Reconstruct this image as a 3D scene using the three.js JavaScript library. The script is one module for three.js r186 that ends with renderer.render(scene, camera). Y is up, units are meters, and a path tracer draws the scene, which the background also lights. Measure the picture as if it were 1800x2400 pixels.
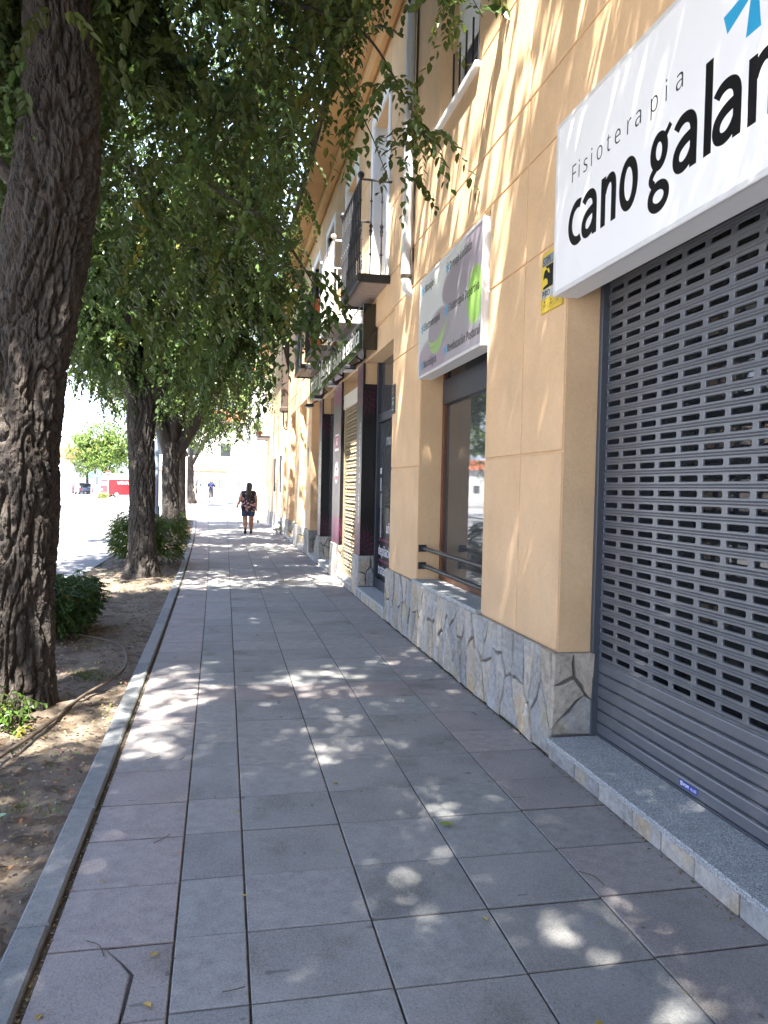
import * as THREE from 'three';
import { mergeGeometries } from 'three/addons/utils/BufferGeometryUtils.js';
import { ImprovedNoise } from 'three/addons/math/ImprovedNoise.js';
import { MarchingCubes } from 'three/addons/objects/MarchingCubes.js';

// ---------------------------------------------------------------- camera, sky, sun, exposure
const scene = new THREE.Scene();
const camera = new THREE.PerspectiveCamera(67.38, 0.75, 0.05, 3000);
camera.rotation.order = 'YXZ';
camera.position.set(0, 1.55, 0);
camera.rotation.set(-0.02876, -0.20649, 0.0218);
scene.add(camera);
const renderer = new THREE.WebGLRenderer({ antialias: true });
renderer.toneMapping = THREE.LinearToneMapping;
renderer.toneMappingExposure = 9.2;
renderer.shadowMap.enabled = true;

const SUN = new THREE.Vector3(-0.24, 1, 0.5).normalize();
{
  const w = 256, h = 128, d = new Float32Array(w * h * 4), v = new THREE.Vector3();
  for (let j = 0; j < h; j++) for (let i = 0; i < w; i++) {
    const el = ((j + 0.5) / h - 0.5) * Math.PI, az = ((i + 0.5) / w - 0.5) * 2 * Math.PI;
    v.set(Math.cos(el) * Math.cos(az), Math.sin(el), Math.cos(el) * Math.sin(az));
    const t = Math.pow(Math.max(0, Math.sin(el)), 0.55);
    const glow = 0.10 * Math.pow(Math.max(0, v.dot(SUN)), 10);
    const k = (j * w + i) * 4;
    d[k] = 0.47 + (0.08 - 0.47) * t + glow; d[k + 1] = 0.51 + (0.152 - 0.51) * t + glow; d[k + 2] = 0.56 + (0.345 - 0.56) * t + glow; d[k + 3] = 1;
  }
  const sky = new THREE.DataTexture(d, w, h, THREE.RGBAFormat, THREE.FloatType);
  sky.mapping = THREE.EquirectangularReflectionMapping; sky.magFilter = THREE.LinearFilter; sky.minFilter = THREE.LinearFilter;
  sky.colorSpace = THREE.LinearSRGBColorSpace; sky.needsUpdate = true;
  scene.background = sky; scene.environment = sky;
}
const sun = new THREE.DirectionalLight(new THREE.Color().setRGB(1, 0.94, 0.85), 4.6);
sun.position.copy(SUN).multiplyScalar(60).add(new THREE.Vector3(0, 0, -12)); sun.target.position.set(0, 0, -12);
sun.castShadow = true; sun.shadow.mapSize.set(4096, 4096); sun.shadow.radius = 1.5;
Object.assign(sun.shadow.camera, { left: -30, right: 30, top: 60, bottom: -60, near: 1, far: 200 });
scene.add(sun, sun.target);

// ---------------------------------------------------------------- helpers
const PI = Math.PI, V = (x, y, z) => new THREE.Vector3(x, y, z);
let seed = 1;
function reseed(s) { seed = s >>> 0; }
function rnd() { seed = (seed + 0x6D2B79F5) >>> 0; let t = seed; t = Math.imul(t ^ (t >>> 15), t | 1); t ^= t + Math.imul(t ^ (t >>> 7), t | 61); return ((t ^ (t >>> 14)) >>> 0) / 4294967296; }
const rr = (a, b) => a + (b - a) * rnd();
const clamp = (x, a, b) => Math.max(a, Math.min(b, x));
const sstep = (a, b, x) => { const t = clamp((x - a) / (b - a), 0, 1); return t * t * (3 - 2 * t); };
const perlin = new ImprovedNoise();
const N3 = (x, y, z) => perlin.noise(x, y, z);
const lin = (r, g, b) => new THREE.Color().setRGB(r, g, b);

const counts = new Map();
function numbered(name) { const n = counts.get(name) || 0; counts.set(name, n + 1); return n ? name + '_' + String(n).padStart(3, '0') : name; }
function finish(o) { o.castShadow = true; o.receiveShadow = true; return o; }
function mesh(name, geo, m, parent, label) { const o = finish(new THREE.Mesh(geo, m)); o.name = parent ? name : numbered(name); (parent || scene).add(o); if (label) o.userData.label = label; return o; }
function tag(o, label, category, group, kind) { o.userData.label = label; o.userData.category = category; if (group) o.userData.group = group; if (kind) o.userData.kind = kind; return o; }
function thing(name, label, category, pos = [0, 0, 0], turn = 0, group) { const o = new THREE.Group(); o.name = numbered(name); o.position.set(...pos); o.rotation.y = turn; scene.add(o); return tag(o, label, category, group); }
function part(name, parent, pos) { const o = new THREE.Group(); o.name = name; if (pos) o.position.set(...pos); parent.add(o); return o; }
function struct(name, geo, m, label, category) { const o = mesh(name, geo, m); o.userData.kind = 'structure'; o.userData.label = label; o.userData.category = category; return o; }
function copyOf(root, label, group) { const c = root.clone(); c.name = numbered(root.name.replace(/_\d\d\d$/, '')); c.userData = { ...root.userData }; if (label) c.userData.label = label; if (group) c.userData.group = group; scene.add(c); return c; }

// flat-shaded geometry out of polygons (fans); uv in metres by the dominant axis of each face
function polys(list, off = [0, 0]) {
  const p = [], n = [], uv = [], a = V(0, 0, 0), b = V(0, 0, 0), c = V(0, 0, 0), q = V(0, 0, 0);
  for (const f of list) {
    q.set(0, 0, 0);
    for (let i = 0; i < f.length; i++) { const s = f[i], t = f[(i + 1) % f.length]; q.x += (s[1] - t[1]) * (s[2] + t[2]); q.y += (s[2] - t[2]) * (s[0] + t[0]); q.z += (s[0] - t[0]) * (s[1] + t[1]); }
    if (q.lengthSq() < 1e-16) continue; q.normalize();
    const ax = Math.abs(q.x), ay = Math.abs(q.y), az = Math.abs(q.z);
    const U = (s) => ax >= ay && ax >= az ? [s[2], s[1]] : ay >= az ? [s[0], s[2]] : [s[0], s[1]];
    for (let i = 1; i + 1 < f.length; i++) for (const s of [f[0], f[i], f[i + 1]]) { p.push(...s); n.push(q.x, q.y, q.z); const u = U(s); uv.push(u[0] + off[0], u[1] + off[1]); }
  }
  const g = new THREE.BufferGeometry();
  g.setAttribute('position', new THREE.Float32BufferAttribute(p, 3)); g.setAttribute('normal', new THREE.Float32BufferAttribute(n, 3)); g.setAttribute('uv', new THREE.Float32BufferAttribute(uv, 2));
  return g;
}
// box with chamfered edges
function cbox(x0, x1, y0, y1, z0, z1, c = 0, off) {
  if (x1 < x0) [x0, x1] = [x1, x0]; if (y1 < y0) [y0, y1] = [y1, y0]; if (z1 < z0) [z0, z1] = [z1, z0];
  c = Math.min(c, (x1 - x0) / 2.1, (y1 - y0) / 2.1, (z1 - z0) / 2.1);
  const L = [[x0, x1], [y0, y1], [z0, z1]], F = [];
  const pt = (s, k) => { const r = [0, 1, 2].map((i) => L[i][s[i] > 0 ? 1 : 0] + (i === k ? 0 : -s[i] * c)); return r; };
  const orient = (f, d) => { const e1 = f[1].map((v, i) => v - f[0][i]), e2 = f[2].map((v, i) => v - f[0][i]); const nn = [e1[1] * e2[2] - e1[2] * e2[1], e1[2] * e2[0] - e1[0] * e2[2], e1[0] * e2[1] - e1[1] * e2[0]]; return nn[0] * d[0] + nn[1] * d[1] + nn[2] * d[2] < 0 ? f.reverse() : f; };
  for (let k = 0; k < 3; k++) for (const s of [-1, 1]) { const i = (k + 1) % 3, j = (k + 2) % 3, mk = (a, b) => { const v = [0, 0, 0]; v[k] = s; v[i] = a; v[j] = b; return pt(v, k); }; const d = [0, 0, 0]; d[k] = s; F.push(orient([mk(-1, -1), mk(1, -1), mk(1, 1), mk(-1, 1)], d)); }
  if (c > 1e-6) {
    for (let k = 0; k < 3; k++) { const i = (k + 1) % 3, j = (k + 2) % 3; for (const si of [-1, 1]) for (const sj of [-1, 1]) { const mk = (t, w) => { const v = [0, 0, 0]; v[k] = t; v[i] = si; v[j] = sj; return pt(v, w); }; const d = [0, 0, 0]; d[i] = si; d[j] = sj; F.push(orient([mk(-1, i), mk(1, i), mk(1, j), mk(-1, j)], d)); } }
    for (const a of [-1, 1]) for (const b of [-1, 1]) for (const e of [-1, 1]) F.push(orient([pt([a, b, e], 0), pt([a, b, e], 1), pt([a, b, e], 2)], [a, b, e]));
  }
  return polys(F, off);
}
const merge = (list) => mergeGeometries(list.map((g) => { const r = g.index ? g.toNonIndexed() : g; for (const k of Object.keys(r.attributes)) if (!['position', 'normal', 'uv'].includes(k)) r.deleteAttribute(k); return r; }));
function tube(pts, r, rad = 6, seg, closed = false) {
  const c = new THREE.CatmullRomCurve3(pts.map((p) => p.isVector3 ? p : V(...p)), closed, 'centripetal');
  return new THREE.TubeGeometry(c, seg || Math.max(2, pts.length * 4), r, rad, closed);
}
function rod(a, b, r0, r1 = r0, seg = 8) {
  const A = V(...a), B = V(...b), L = A.distanceTo(B), g = new THREE.CylinderGeometry(r1, r0, L, seg);
  g.translate(0, L / 2, 0); g.applyQuaternion(new THREE.Quaternion().setFromUnitVectors(V(0, 1, 0), B.clone().sub(A).normalize())); g.translate(A.x, A.y, A.z); return g;
}
function lathe(profile, seg = 10) { return new THREE.LatheGeometry(profile.map((p) => new THREE.Vector2(p[0], p[1])), seg); }

// ---------------------------------------------------------------- textures
const hash = (i, j, s) => { let h = (Math.imul(i, 374761393) + Math.imul(j, 668265263) + Math.imul(s, 2246822519)) | 0; h = Math.imul(h ^ (h >>> 13), 1274126177); return ((h ^ (h >>> 16)) >>> 0) / 4294967296; };
function vnoise(x, y, per, s) { const i = Math.floor(x), j = Math.floor(y), fx = x - i, fy = y - j, u = fx * fx * (3 - 2 * fx), w = fy * fy * (3 - 2 * fy), m = (a) => ((a % per) + per) % per; const a = hash(m(i), m(j), s), b = hash(m(i + 1), m(j), s), c = hash(m(i), m(j + 1), s), d = hash(m(i + 1), m(j + 1), s); return a + (b - a) * u + (c - a) * w + (a - b - c + d) * u * w; }
function fbm(x, y, per, s, oct = 4, g = 0.5) { let v = 0, a = 1, t = 0; for (let o = 0; o < oct; o++) { v += a * vnoise(x * per, y * per, per, s + o); t += a; a *= g; per *= 2; } return v / t; }
const toS = (v) => Math.round(255 * clamp(v <= 0.0031308 ? v * 12.92 : 1.055 * Math.pow(v, 1 / 2.4) - 0.055, 0, 1));
function dtex(size, metres, fn, srgb = true) {
  const d = new Uint8Array(size * size * 4);
  for (let j = 0; j < size; j++) for (let i = 0; i < size; i++) { const c = fn((i + 0.5) / size, (j + 0.5) / size), k = (j * size + i) * 4; if (srgb) { d[k] = toS(c[0]); d[k + 1] = toS(c[1]); d[k + 2] = toS(c[2]); } else { d[k] = d[k + 1] = d[k + 2] = Math.round(255 * clamp(c, 0, 1)); } d[k + 3] = 255; }
  const t = new THREE.DataTexture(d, size, size); t.wrapS = t.wrapT = THREE.RepeatWrapping; t.magFilter = THREE.LinearFilter; t.minFilter = THREE.LinearMipmapLinearFilter; t.generateMipmaps = true;
  if (srgb) t.colorSpace = THREE.SRGBColorSpace; t.repeat.set(1 / metres, 1 / metres); t.needsUpdate = true; return t;
}
const M = (color, roughness, o = {}) => new THREE.MeshStandardMaterial({ color: Array.isArray(color) ? lin(...color) : color, roughness, ...o });
const MP = (color, roughness, o = {}) => new THREE.MeshPhysicalMaterial({ color: Array.isArray(color) ? lin(...color) : color, roughness, ...o });
function canvasTex(w, h, draw) {
  const c = document.createElement('canvas'); c.width = w; c.height = h; draw(c.getContext('2d'), w, h);
  const t = new THREE.CanvasTexture(c); t.colorSpace = THREE.SRGBColorSpace; t.magFilter = THREE.LinearFilter; t.anisotropy = 8; return t;
}
// a flat print: quad given by its corners lower-left, lower-right, upper-right, upper-left (seen from its front)
function quad(a, b, c, d) {
  const g = new THREE.BufferGeometry(), n = V(b[0] - a[0], b[1] - a[1], b[2] - a[2]).cross(V(d[0] - a[0], d[1] - a[1], d[2] - a[2])).normalize();
  g.setAttribute('position', new THREE.Float32BufferAttribute([...a, ...b, ...c, ...a, ...c, ...d], 3));
  g.setAttribute('normal', new THREE.Float32BufferAttribute(Array(6).fill([n.x, n.y, n.z]).flat(), 3));
  g.setAttribute('uv', new THREE.Float32BufferAttribute([0, 0, 1, 0, 1, 1, 0, 0, 1, 1, 0, 1], 2)); return g;
}

function vnoise2(x, y, px, py, s) { x *= px; y *= py; const i = Math.floor(x), j = Math.floor(y), fx = x - i, fy = y - j, u = fx * fx * (3 - 2 * fx), w = fy * fy * (3 - 2 * fy), a = hash(i % px, j % py, s), b = hash((i + 1) % px, j % py, s), c = hash(i % px, (j + 1) % py, s), d = hash((i + 1) % px, (j + 1) % py, s); return a + (b - a) * u + (c - a) * w + (a - b - c + d) * u * w; }
const tSpeck = dtex(512, 0.55, (x, y) => { const a = fbm(x, y, 150, 3, 2), b = fbm(x, y, 12, 9, 4), s = vnoise(x * 230, y * 230, 230, 5); let v = 0.8 + 0.42 * (a - 0.5) + 0.34 * (b - 0.5); if (s > 0.84) v += 0.2; if (s < 0.15) v -= 0.28; return [v, v, v * 1.01]; });
const tSpeck2 = dtex(1024, 1.7, (x, y) => { const a = fbm(x, y, 400, 3, 2), b = fbm(x, y, 7, 9, 5), s = vnoise(x * 620, y * 620, 620, 5), st = sstep(0.6, 0.75, fbm(x, y, 5, 19, 4)), gum = vnoise(x * 26, y * 26, 26, 15); let v = 0.8 + 0.42 * (a - 0.5) + 0.36 * (b - 0.5) - 0.16 * st; if (s > 0.84) v += 0.2; if (s < 0.15) v -= 0.28; if (gum > 0.965) v *= 0.62; return [v, v, v * (1 - 0.04 * st)]; });
const bSpeck = dtex(512, 0.55, (x, y) => 0.5 + 0.5 * (fbm(x, y, 110, 3, 3) - 0.5) + 0.25 * (fbm(x, y, 14, 8, 2) - 0.5), false);
const tPlaster = dtex(512, 1.3, (x, y) => { const a = fbm(x, y, 5, 21, 5), b = fbm(x, y, 90, 27, 2), c = fbm(x, y * 0.999, 3, 44, 3); const v = 0.9 + 0.24 * (a - 0.5) + 0.1 * (b - 0.5), w = 0.08 * (c - 0.5); return [v + w * 0.4, v, v - w]; });
const bPlaster = dtex(512, 0.7, (x, y) => { let v = 0.6 + 0.3 * (fbm(x, y, 60, 31, 3) - 0.5); const p = vnoise(x * 70, y * 70, 70, 77); if (p > 0.9) v -= (p - 0.9) * 4; return v; }, false);
const tGranite = dtex(512, 0.35, (x, y) => { const a = vnoise(x * 120, y * 120, 120, 1), b = vnoise(x * 75, y * 75, 75, 2), c = fbm(x, y, 6, 3, 3); let v = 0.36 + 0.3 * (b - 0.5) + 0.12 * (c - 0.5); if (a > 0.7) v += 0.22; if (a < 0.25) v *= 0.5; return [v * 0.95, v * 0.99, v]; });
const tStone = dtex(512, 1.1, (x, y) => { const a = fbm(x, y, 5, 51, 5), b = fbm(x, y, 40, 57, 3), r = sstep(0.56, 0.74, fbm(x, y, 3, 61, 4)); const v = 0.80 + 0.45 * (a - 0.5) + 0.5 * (b - 0.5) + 0.25 * (fbm(x, y, 150, 58, 2) - 0.5); return [v * (1 + 0.18 * r), v, v * (1 - 0.26 * r)]; });
const bStone = dtex(512, 0.8, (x, y) => fbm(x, y, 8, 71, 6, 0.6), false);
const tSoil = dtex(1024, 2.3, (x, y) => { const a = fbm(x, y, 6, 81, 6, 0.6), b = fbm(x, y, 110, 87, 2), p = vnoise(x * 90, y * 90, 90, 93), l = fbm(x, y, 22, 97, 3); let v = 0.62 + 0.8 * (a - 0.5) + 0.4 * (b - 0.5); let o = [v * 1.02, v * 0.97, v * 0.9]; if (p > 0.93) o = [0.95, 0.9, 0.8]; else if (l > 0.63) o = o.map((q, i) => q * [0.62, 0.55, 0.48][i]); return o; });
const bSoil = dtex(1024, 1.6, (x, y) => { const p = vnoise(x * 80, y * 80, 80, 93); return 0.6 * fbm(x, y, 12, 101, 6, 0.62) + (p > 0.85 ? 0.3 : 0.1); }, false);
const tAsphalt = dtex(512, 1.2, (x, y) => { const v = 0.85 + 0.5 * (fbm(x, y, 140, 111, 2) - 0.5) + 0.25 * (fbm(x, y, 4, 117, 4) - 0.5); return [v, v, v]; });
const tBark = dtex(512, 0.5, (x, y) => { const a = fbm(x * 1, y, 4, 121, 3), s = 0.5 * vnoise2(x, y, 40, 8, 131) + 0.3 * vnoise2(x, y, 90, 20, 133) + 0.2 * vnoise2(x, y, 200, 60, 135), g = fbm(x, y, 20, 141, 4); const v = 0.8 + 0.7 * (s - 0.5) + 0.35 * (g - 0.5), w = a - 0.5; return [v * (1 + 0.25 * w), v, v * (1 - 0.2 * w)]; });
const bBark = dtex(512, 0.4, (x, y) => { const c1 = Math.abs(vnoise2(x, y, 22, 6, 151) - 0.5) * 2, c2 = Math.abs(vnoise2(x, y, 46, 15, 157) - 0.5) * 2; return 0.45 * Math.min(1, c1 * 2.6) + 0.25 * Math.min(1, c2 * 2.4) + 0.2 * vnoise2(x, y, 90, 24, 161) + 0.12 * vnoise2(x, y, 160, 110, 167); }, false);
const tMetal = dtex(256, 0.5, (x, y) => { const v = 0.95 + 0.1 * (fbm(x, y, 60, 161, 2) - 0.5) + 0.1 * (fbm(x, y, 4, 167, 3) - 0.5); return [v, v, v]; });
const mats = {
  tileGrey: [[0.315, 0.318, 0.312], [0.335, 0.338, 0.33], [0.29, 0.297, 0.294], [0.325, 0.335, 0.325], [0.305, 0.305, 0.296], [0.345, 0.342, 0.33]].map((c, i) => M(c, 0.84, { map: i % 2 ? tSpeck : tSpeck2, bumpMap: bSpeck, bumpScale: 0.0014 })),
  tilePink: [[0.345, 0.312, 0.302], [0.365, 0.332, 0.32], [0.325, 0.3, 0.292], [0.335, 0.318, 0.305]].map((c, i) => M(c, 0.84, { map: i % 2 ? tSpeck : tSpeck2, bumpMap: bSpeck, bumpScale: 0.0014 })),
  joint: M([0.11, 0.093, 0.075], 1, { map: tSoil, bumpMap: bSoil, bumpScale: 0.006 }),
  kerb: [[0.25, 0.265, 0.265], [0.22, 0.235, 0.235], [0.27, 0.28, 0.272]].map((c) => M(c, 0.85, { map: tSpeck, bumpMap: bSpeck, bumpScale: 0.0015 })),
  plaster: M([0.76, 0.515, 0.295], 0.92, { map: tPlaster, bumpMap: bPlaster, bumpScale: 0.0018 }),
  reveal: M([0.74, 0.51, 0.295], 0.95, { map: tPlaster, bumpMap: bPlaster, bumpScale: 0.004 }),
  grooveM: M([0.48, 0.31, 0.17], 0.95, { map: tPlaster }),
  granite: M([1, 1, 1], 0.55, { map: tGranite }),
  mortar: M([0.19, 0.18, 0.165], 0.95, { map: tSpeck, bumpMap: bSpeck, bumpScale: 0.003 }),
  stone: [[0.5, 0.475, 0.435], [0.44, 0.43, 0.405], [0.53, 0.485, 0.415], [0.38, 0.38, 0.37], [0.49, 0.43, 0.35], [0.46, 0.455, 0.44]].map((c) => M(c, 0.85, { map: tStone, bumpMap: bStone, bumpScale: 0.012 })),
  white: M([0.82, 0.82, 0.81], 0.45), whiteFrame: M([0.7, 0.7, 0.69], 0.4, { map: tMetal }),
  steel: M([0.21, 0.222, 0.245], 0.42, { metalness: 0.55, map: tMetal }), steelDark: M([0.085, 0.095, 0.115], 0.5, { metalness: 0.35, map: tMetal }),
  iron: M([0.025, 0.026, 0.03], 0.45), ironBrown: M([0.045, 0.03, 0.022], 0.6), ironWhite: M([0.62, 0.62, 0.62], 0.5),
  black: M([0.012, 0.013, 0.014], 0.35), blackGloss: MP([0.008, 0.012, 0.01], 0.12, { clearcoat: 0.6, clearcoatRoughness: 0.08 }),
  navy: M([0.035, 0.04, 0.055], 0.4, { metalness: 0.2 }), wood: M([0.17, 0.062, 0.024], 0.5, { map: tBark }),
  glass: MP([1, 1, 1], 0.02, { transmission: 1, thickness: 0, ior: 1.5 }), glassDark: MP([0.35, 0.38, 0.4], 0.03, { transmission: 0.85, thickness: 0, ior: 1.6 }),
  interior: M([0.64, 0.62, 0.58], 0.9, { map: tPlaster }), boardGrey: M([0.3, 0.3, 0.31], 0.6),
  soil: M([0.19, 0.158, 0.125], 1, { map: tSoil, bumpMap: bSoil, bumpScale: 0.02 }), asphalt: M([0.24, 0.24, 0.245], 0.9, { map: tAsphalt }),
  concrete: M([0.4, 0.39, 0.375], 0.9, { map: tSpeck }), terracotta: M([0.36, 0.1, 0.045], 0.8, { map: tStone }), roofTile: M([0.42, 0.13, 0.06], 0.85, { map: tStone }),
  soffit: M([0.68, 0.42, 0.21], 0.9, { map: tPlaster }), balconyTile: M([0.43, 0.34, 0.29], 0.7, { map: tSpeck }),
  gold: M([0.46, 0.38, 0.25], 0.42, { metalness: 0.75 }), cream: M([0.55, 0.51, 0.42], 0.6), hose: M([0.12, 0.092, 0.07], 0.75, { map: tBark }),
};
// the ground: level along the pavement, rising a little on the square beyond
const groundY = (x, z) => 0.026 * clamp(-z - 40, 0, 40) * sstep(-5, -3, x);
// ---------------------------------------------------------------- ground, road, soil, kerb, pavement
const xKerb = (z) => -0.565 - 0.0005 * z * z;         // inner edge of the kerb
const JX = [(z) => xKerb(z) + 0.02, (z) => -0.125 - 0.0045 * -z - 0.0003 * z * z, (z) => 0.098 + 0.0022 * -z, (z) => 0.54 + 0.0028 * -z, (z) => 0.982 + 0.0026 * -z, (z) => 1.437 + 0.0036 * -z, () => 1.905];
const rowsZ = [];
{
  let z = 2.3; while (z > -2.0) { rowsZ.push(z); z -= 0.4; }
  rowsZ.length = 0; for (let k = 12; k > 0; k--) rowsZ.push(-2.285 + 0.405 * k);
  rowsZ.push(-2.285, -2.673, -3.071, -3.481, -3.864, -4.31, -4.706, -5.124, -5.592, -6.05); z = -6.05; while (z > -39.2) { z -= 0.44; rowsZ.push(z); }
}
{
  // the wide ground sheet
  const xs = [-400, -60, -30, -16, -12, -10, -9, -8, -6, -5, -4.5, -4, -3.5, -3, -2, 0, 2, 6, 12, 30, 60, 400], zs = [300, 60, 20, 0, -20, -39, -42, -46, -50, -56, -62, -68, -74, -80, -90, -120, -180, -400, -900], pos = [], idx = [], uv = [];
  for (const z of zs) for (const x of xs) { pos.push(x, -0.16 + groundY(x, z), z); uv.push(x, z); }
  for (let j = 0; j + 1 < zs.length; j++) for (let i = 0; i + 1 < xs.length; i++) { const a = j * xs.length + i, b = a + 1, c = a + xs.length, d = c + 1; idx.push(a, b, c, b, d, c); }
  const g = new THREE.BufferGeometry(); g.setAttribute('position', new THREE.Float32BufferAttribute(pos, 3)); g.setAttribute('uv', new THREE.Float32BufferAttribute(uv, 2)); g.setIndex(idx); g.computeVertexNormals();
  struct('ground', g, mats.concrete, 'pale concrete ground under the whole street', 'ground');
  // the square beyond the end of the pavement
  const g2 = new THREE.BufferGeometry(), p2 = [], u2 = [], i2 = []; const xa = [-4.6, -4.2, -3.8, -3.4, -3, -2, 0, 4, 12, 30], za = [-39.45, -42, -45, -48, -52, -56, -60, -64, -70, -76];
  for (const z of za) for (const x of xa) { p2.push(x, -0.02 + groundY(x, z), z); u2.push(x, z); }
  for (let j = 0; j + 1 < za.length; j++) for (let i = 0; i + 1 < xa.length; i++) { const a = j * xa.length + i, b = a + 1, c = a + xa.length, d = c + 1; i2.push(a, b, c, b, d, c); }
  g2.setAttribute('position', new THREE.Float32BufferAttribute(p2, 3)); g2.setAttribute('uv', new THREE.Float32BufferAttribute(u2, 2)); g2.setIndex(i2); g2.computeVertexNormals();
  struct('square', g2, mats.concrete, 'sunlit pale paving beyond the end of the tiled pavement', 'paving');
  // road
  struct('road', cbox(-10.6, -2.34, -0.3, -0.085, -190, 60, 0), mats.asphalt, 'sunlit asphalt road beside the planted strip', 'road');
  const rk = new THREE.Group(); rk.name = 'road_kerb'; rk.userData = { kind: 'structure', label: 'low concrete kerb between planted strip and road', category: 'kerb' }; scene.add(rk);
  for (let z = -6; z > -38; z -= 1.2) mesh('kerb_stone', cbox(-2.45, -2.31, -0.2, 0.005, z, z - 1.19, 0.012), mats.kerb[Math.floor(-z) % 3], rk);
  struct('far_pavement', cbox(-14.6, -10.62, -0.3, 0.03, -75, 60, 0.02), mats.concrete, 'pale pavement on the other side of the road', 'pavement');
}
{
  // soil of the planted strip
  const nx = 60, nz = 420, pos = [], uv = [], idx = [];
  for (let j = 0; j <= nz; j++) for (let i = 0; i <= nx; i++) {
    const z = 4 - 42.8 * Math.pow(j / nz, 1.25), x1 = xKerb(z) - 0.105, x = -2.33 + (x1 + 2.33) * i / nx;
    const e = Math.min(1, (nx - i) / 3, i / 3 + 0.2);
    let y = -0.012 + (0.035 * N3(x * 2.1, z * 2.1, 3.3) + 0.018 * N3(x * 6, z * 6, 8.1) + 0.011 * N3(x * 16, z * 16, 1.7) + 0.006 * N3(x * 41, z * 41, 5.5)) * e;
    for (const [tx, tz] of [[-1.38, -5.6], [-1.31, -13.25], [-1.3, -20.3]]) { const d = Math.hypot(x - tx, z - tz); y += 0.05 * Math.exp(-d * d / 0.22); }
    pos.push(x, y, z); uv.push(x, z);
  }
  for (let j = 0; j < nz; j++) for (let i = 0; i < nx; i++) { const a = j * (nx + 1) + i, b = a + 1, c = a + nx + 1, d = c + 1; idx.push(a, b, c, b, d, c); }
  const g = new THREE.BufferGeometry(); g.setAttribute('position', new THREE.Float32BufferAttribute(pos, 3)); g.setAttribute('uv', new THREE.Float32BufferAttribute(uv, 2)); g.setIndex(idx); g.computeVertexNormals();
  struct('planted_strip', g, mats.soil, 'dry brown soil of the planted strip beside the kerb', 'soil');
}
reseed(11);
{
  const k = new THREE.Group(); k.name = 'kerb'; k.userData = { kind: 'structure', label: 'narrow grey concrete kerb between soil and pavement', category: 'kerb' }; scene.add(k);
  let z = 3.2;
  while (z > -39) {
    const z1 = z - 1.0, a = xKerb(z), b = xKerb(z1), h = 0.02 + rr(-0.004, 0.004), g = 0.006, w = 0.108;
    const P = [[a - w, z - g], [a, z - g], [b, z1 + g], [b - w, z1 + g]], c = 0.009;
    const ins = (p, i) => [p[0] + (i === 0 || i === 3 ? c : -c), p[1] + (i < 2 ? -c : c)];
    const top = P.map((p, i) => { const q = ins(p, i); return [q[0], h, q[1]]; }), mid = P.map((p) => [p[0], h - c, p[1]]), bot = P.map((p) => [p[0], -0.2, p[1]]);
    const F = [[...top]]; for (let i = 0; i < 4; i++) { const j = (i + 1) % 4; F.push([mid[i], mid[j], top[j], top[i]], [bot[i], bot[j], mid[j], mid[i]]); }
    mesh('kerb_stone', polys(F, [rnd(), rnd()]), mats.kerb[Math.floor(rnd() * 3)], k); z = z1;
  }
}
const sidewalk = new THREE.Group(); sidewalk.name = 'pavement'; sidewalk.userData = { kind: 'structure', label: 'pavement of large square grey and pinkish concrete tiles', category: 'pavement' }; scene.add(sidewalk);
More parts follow.
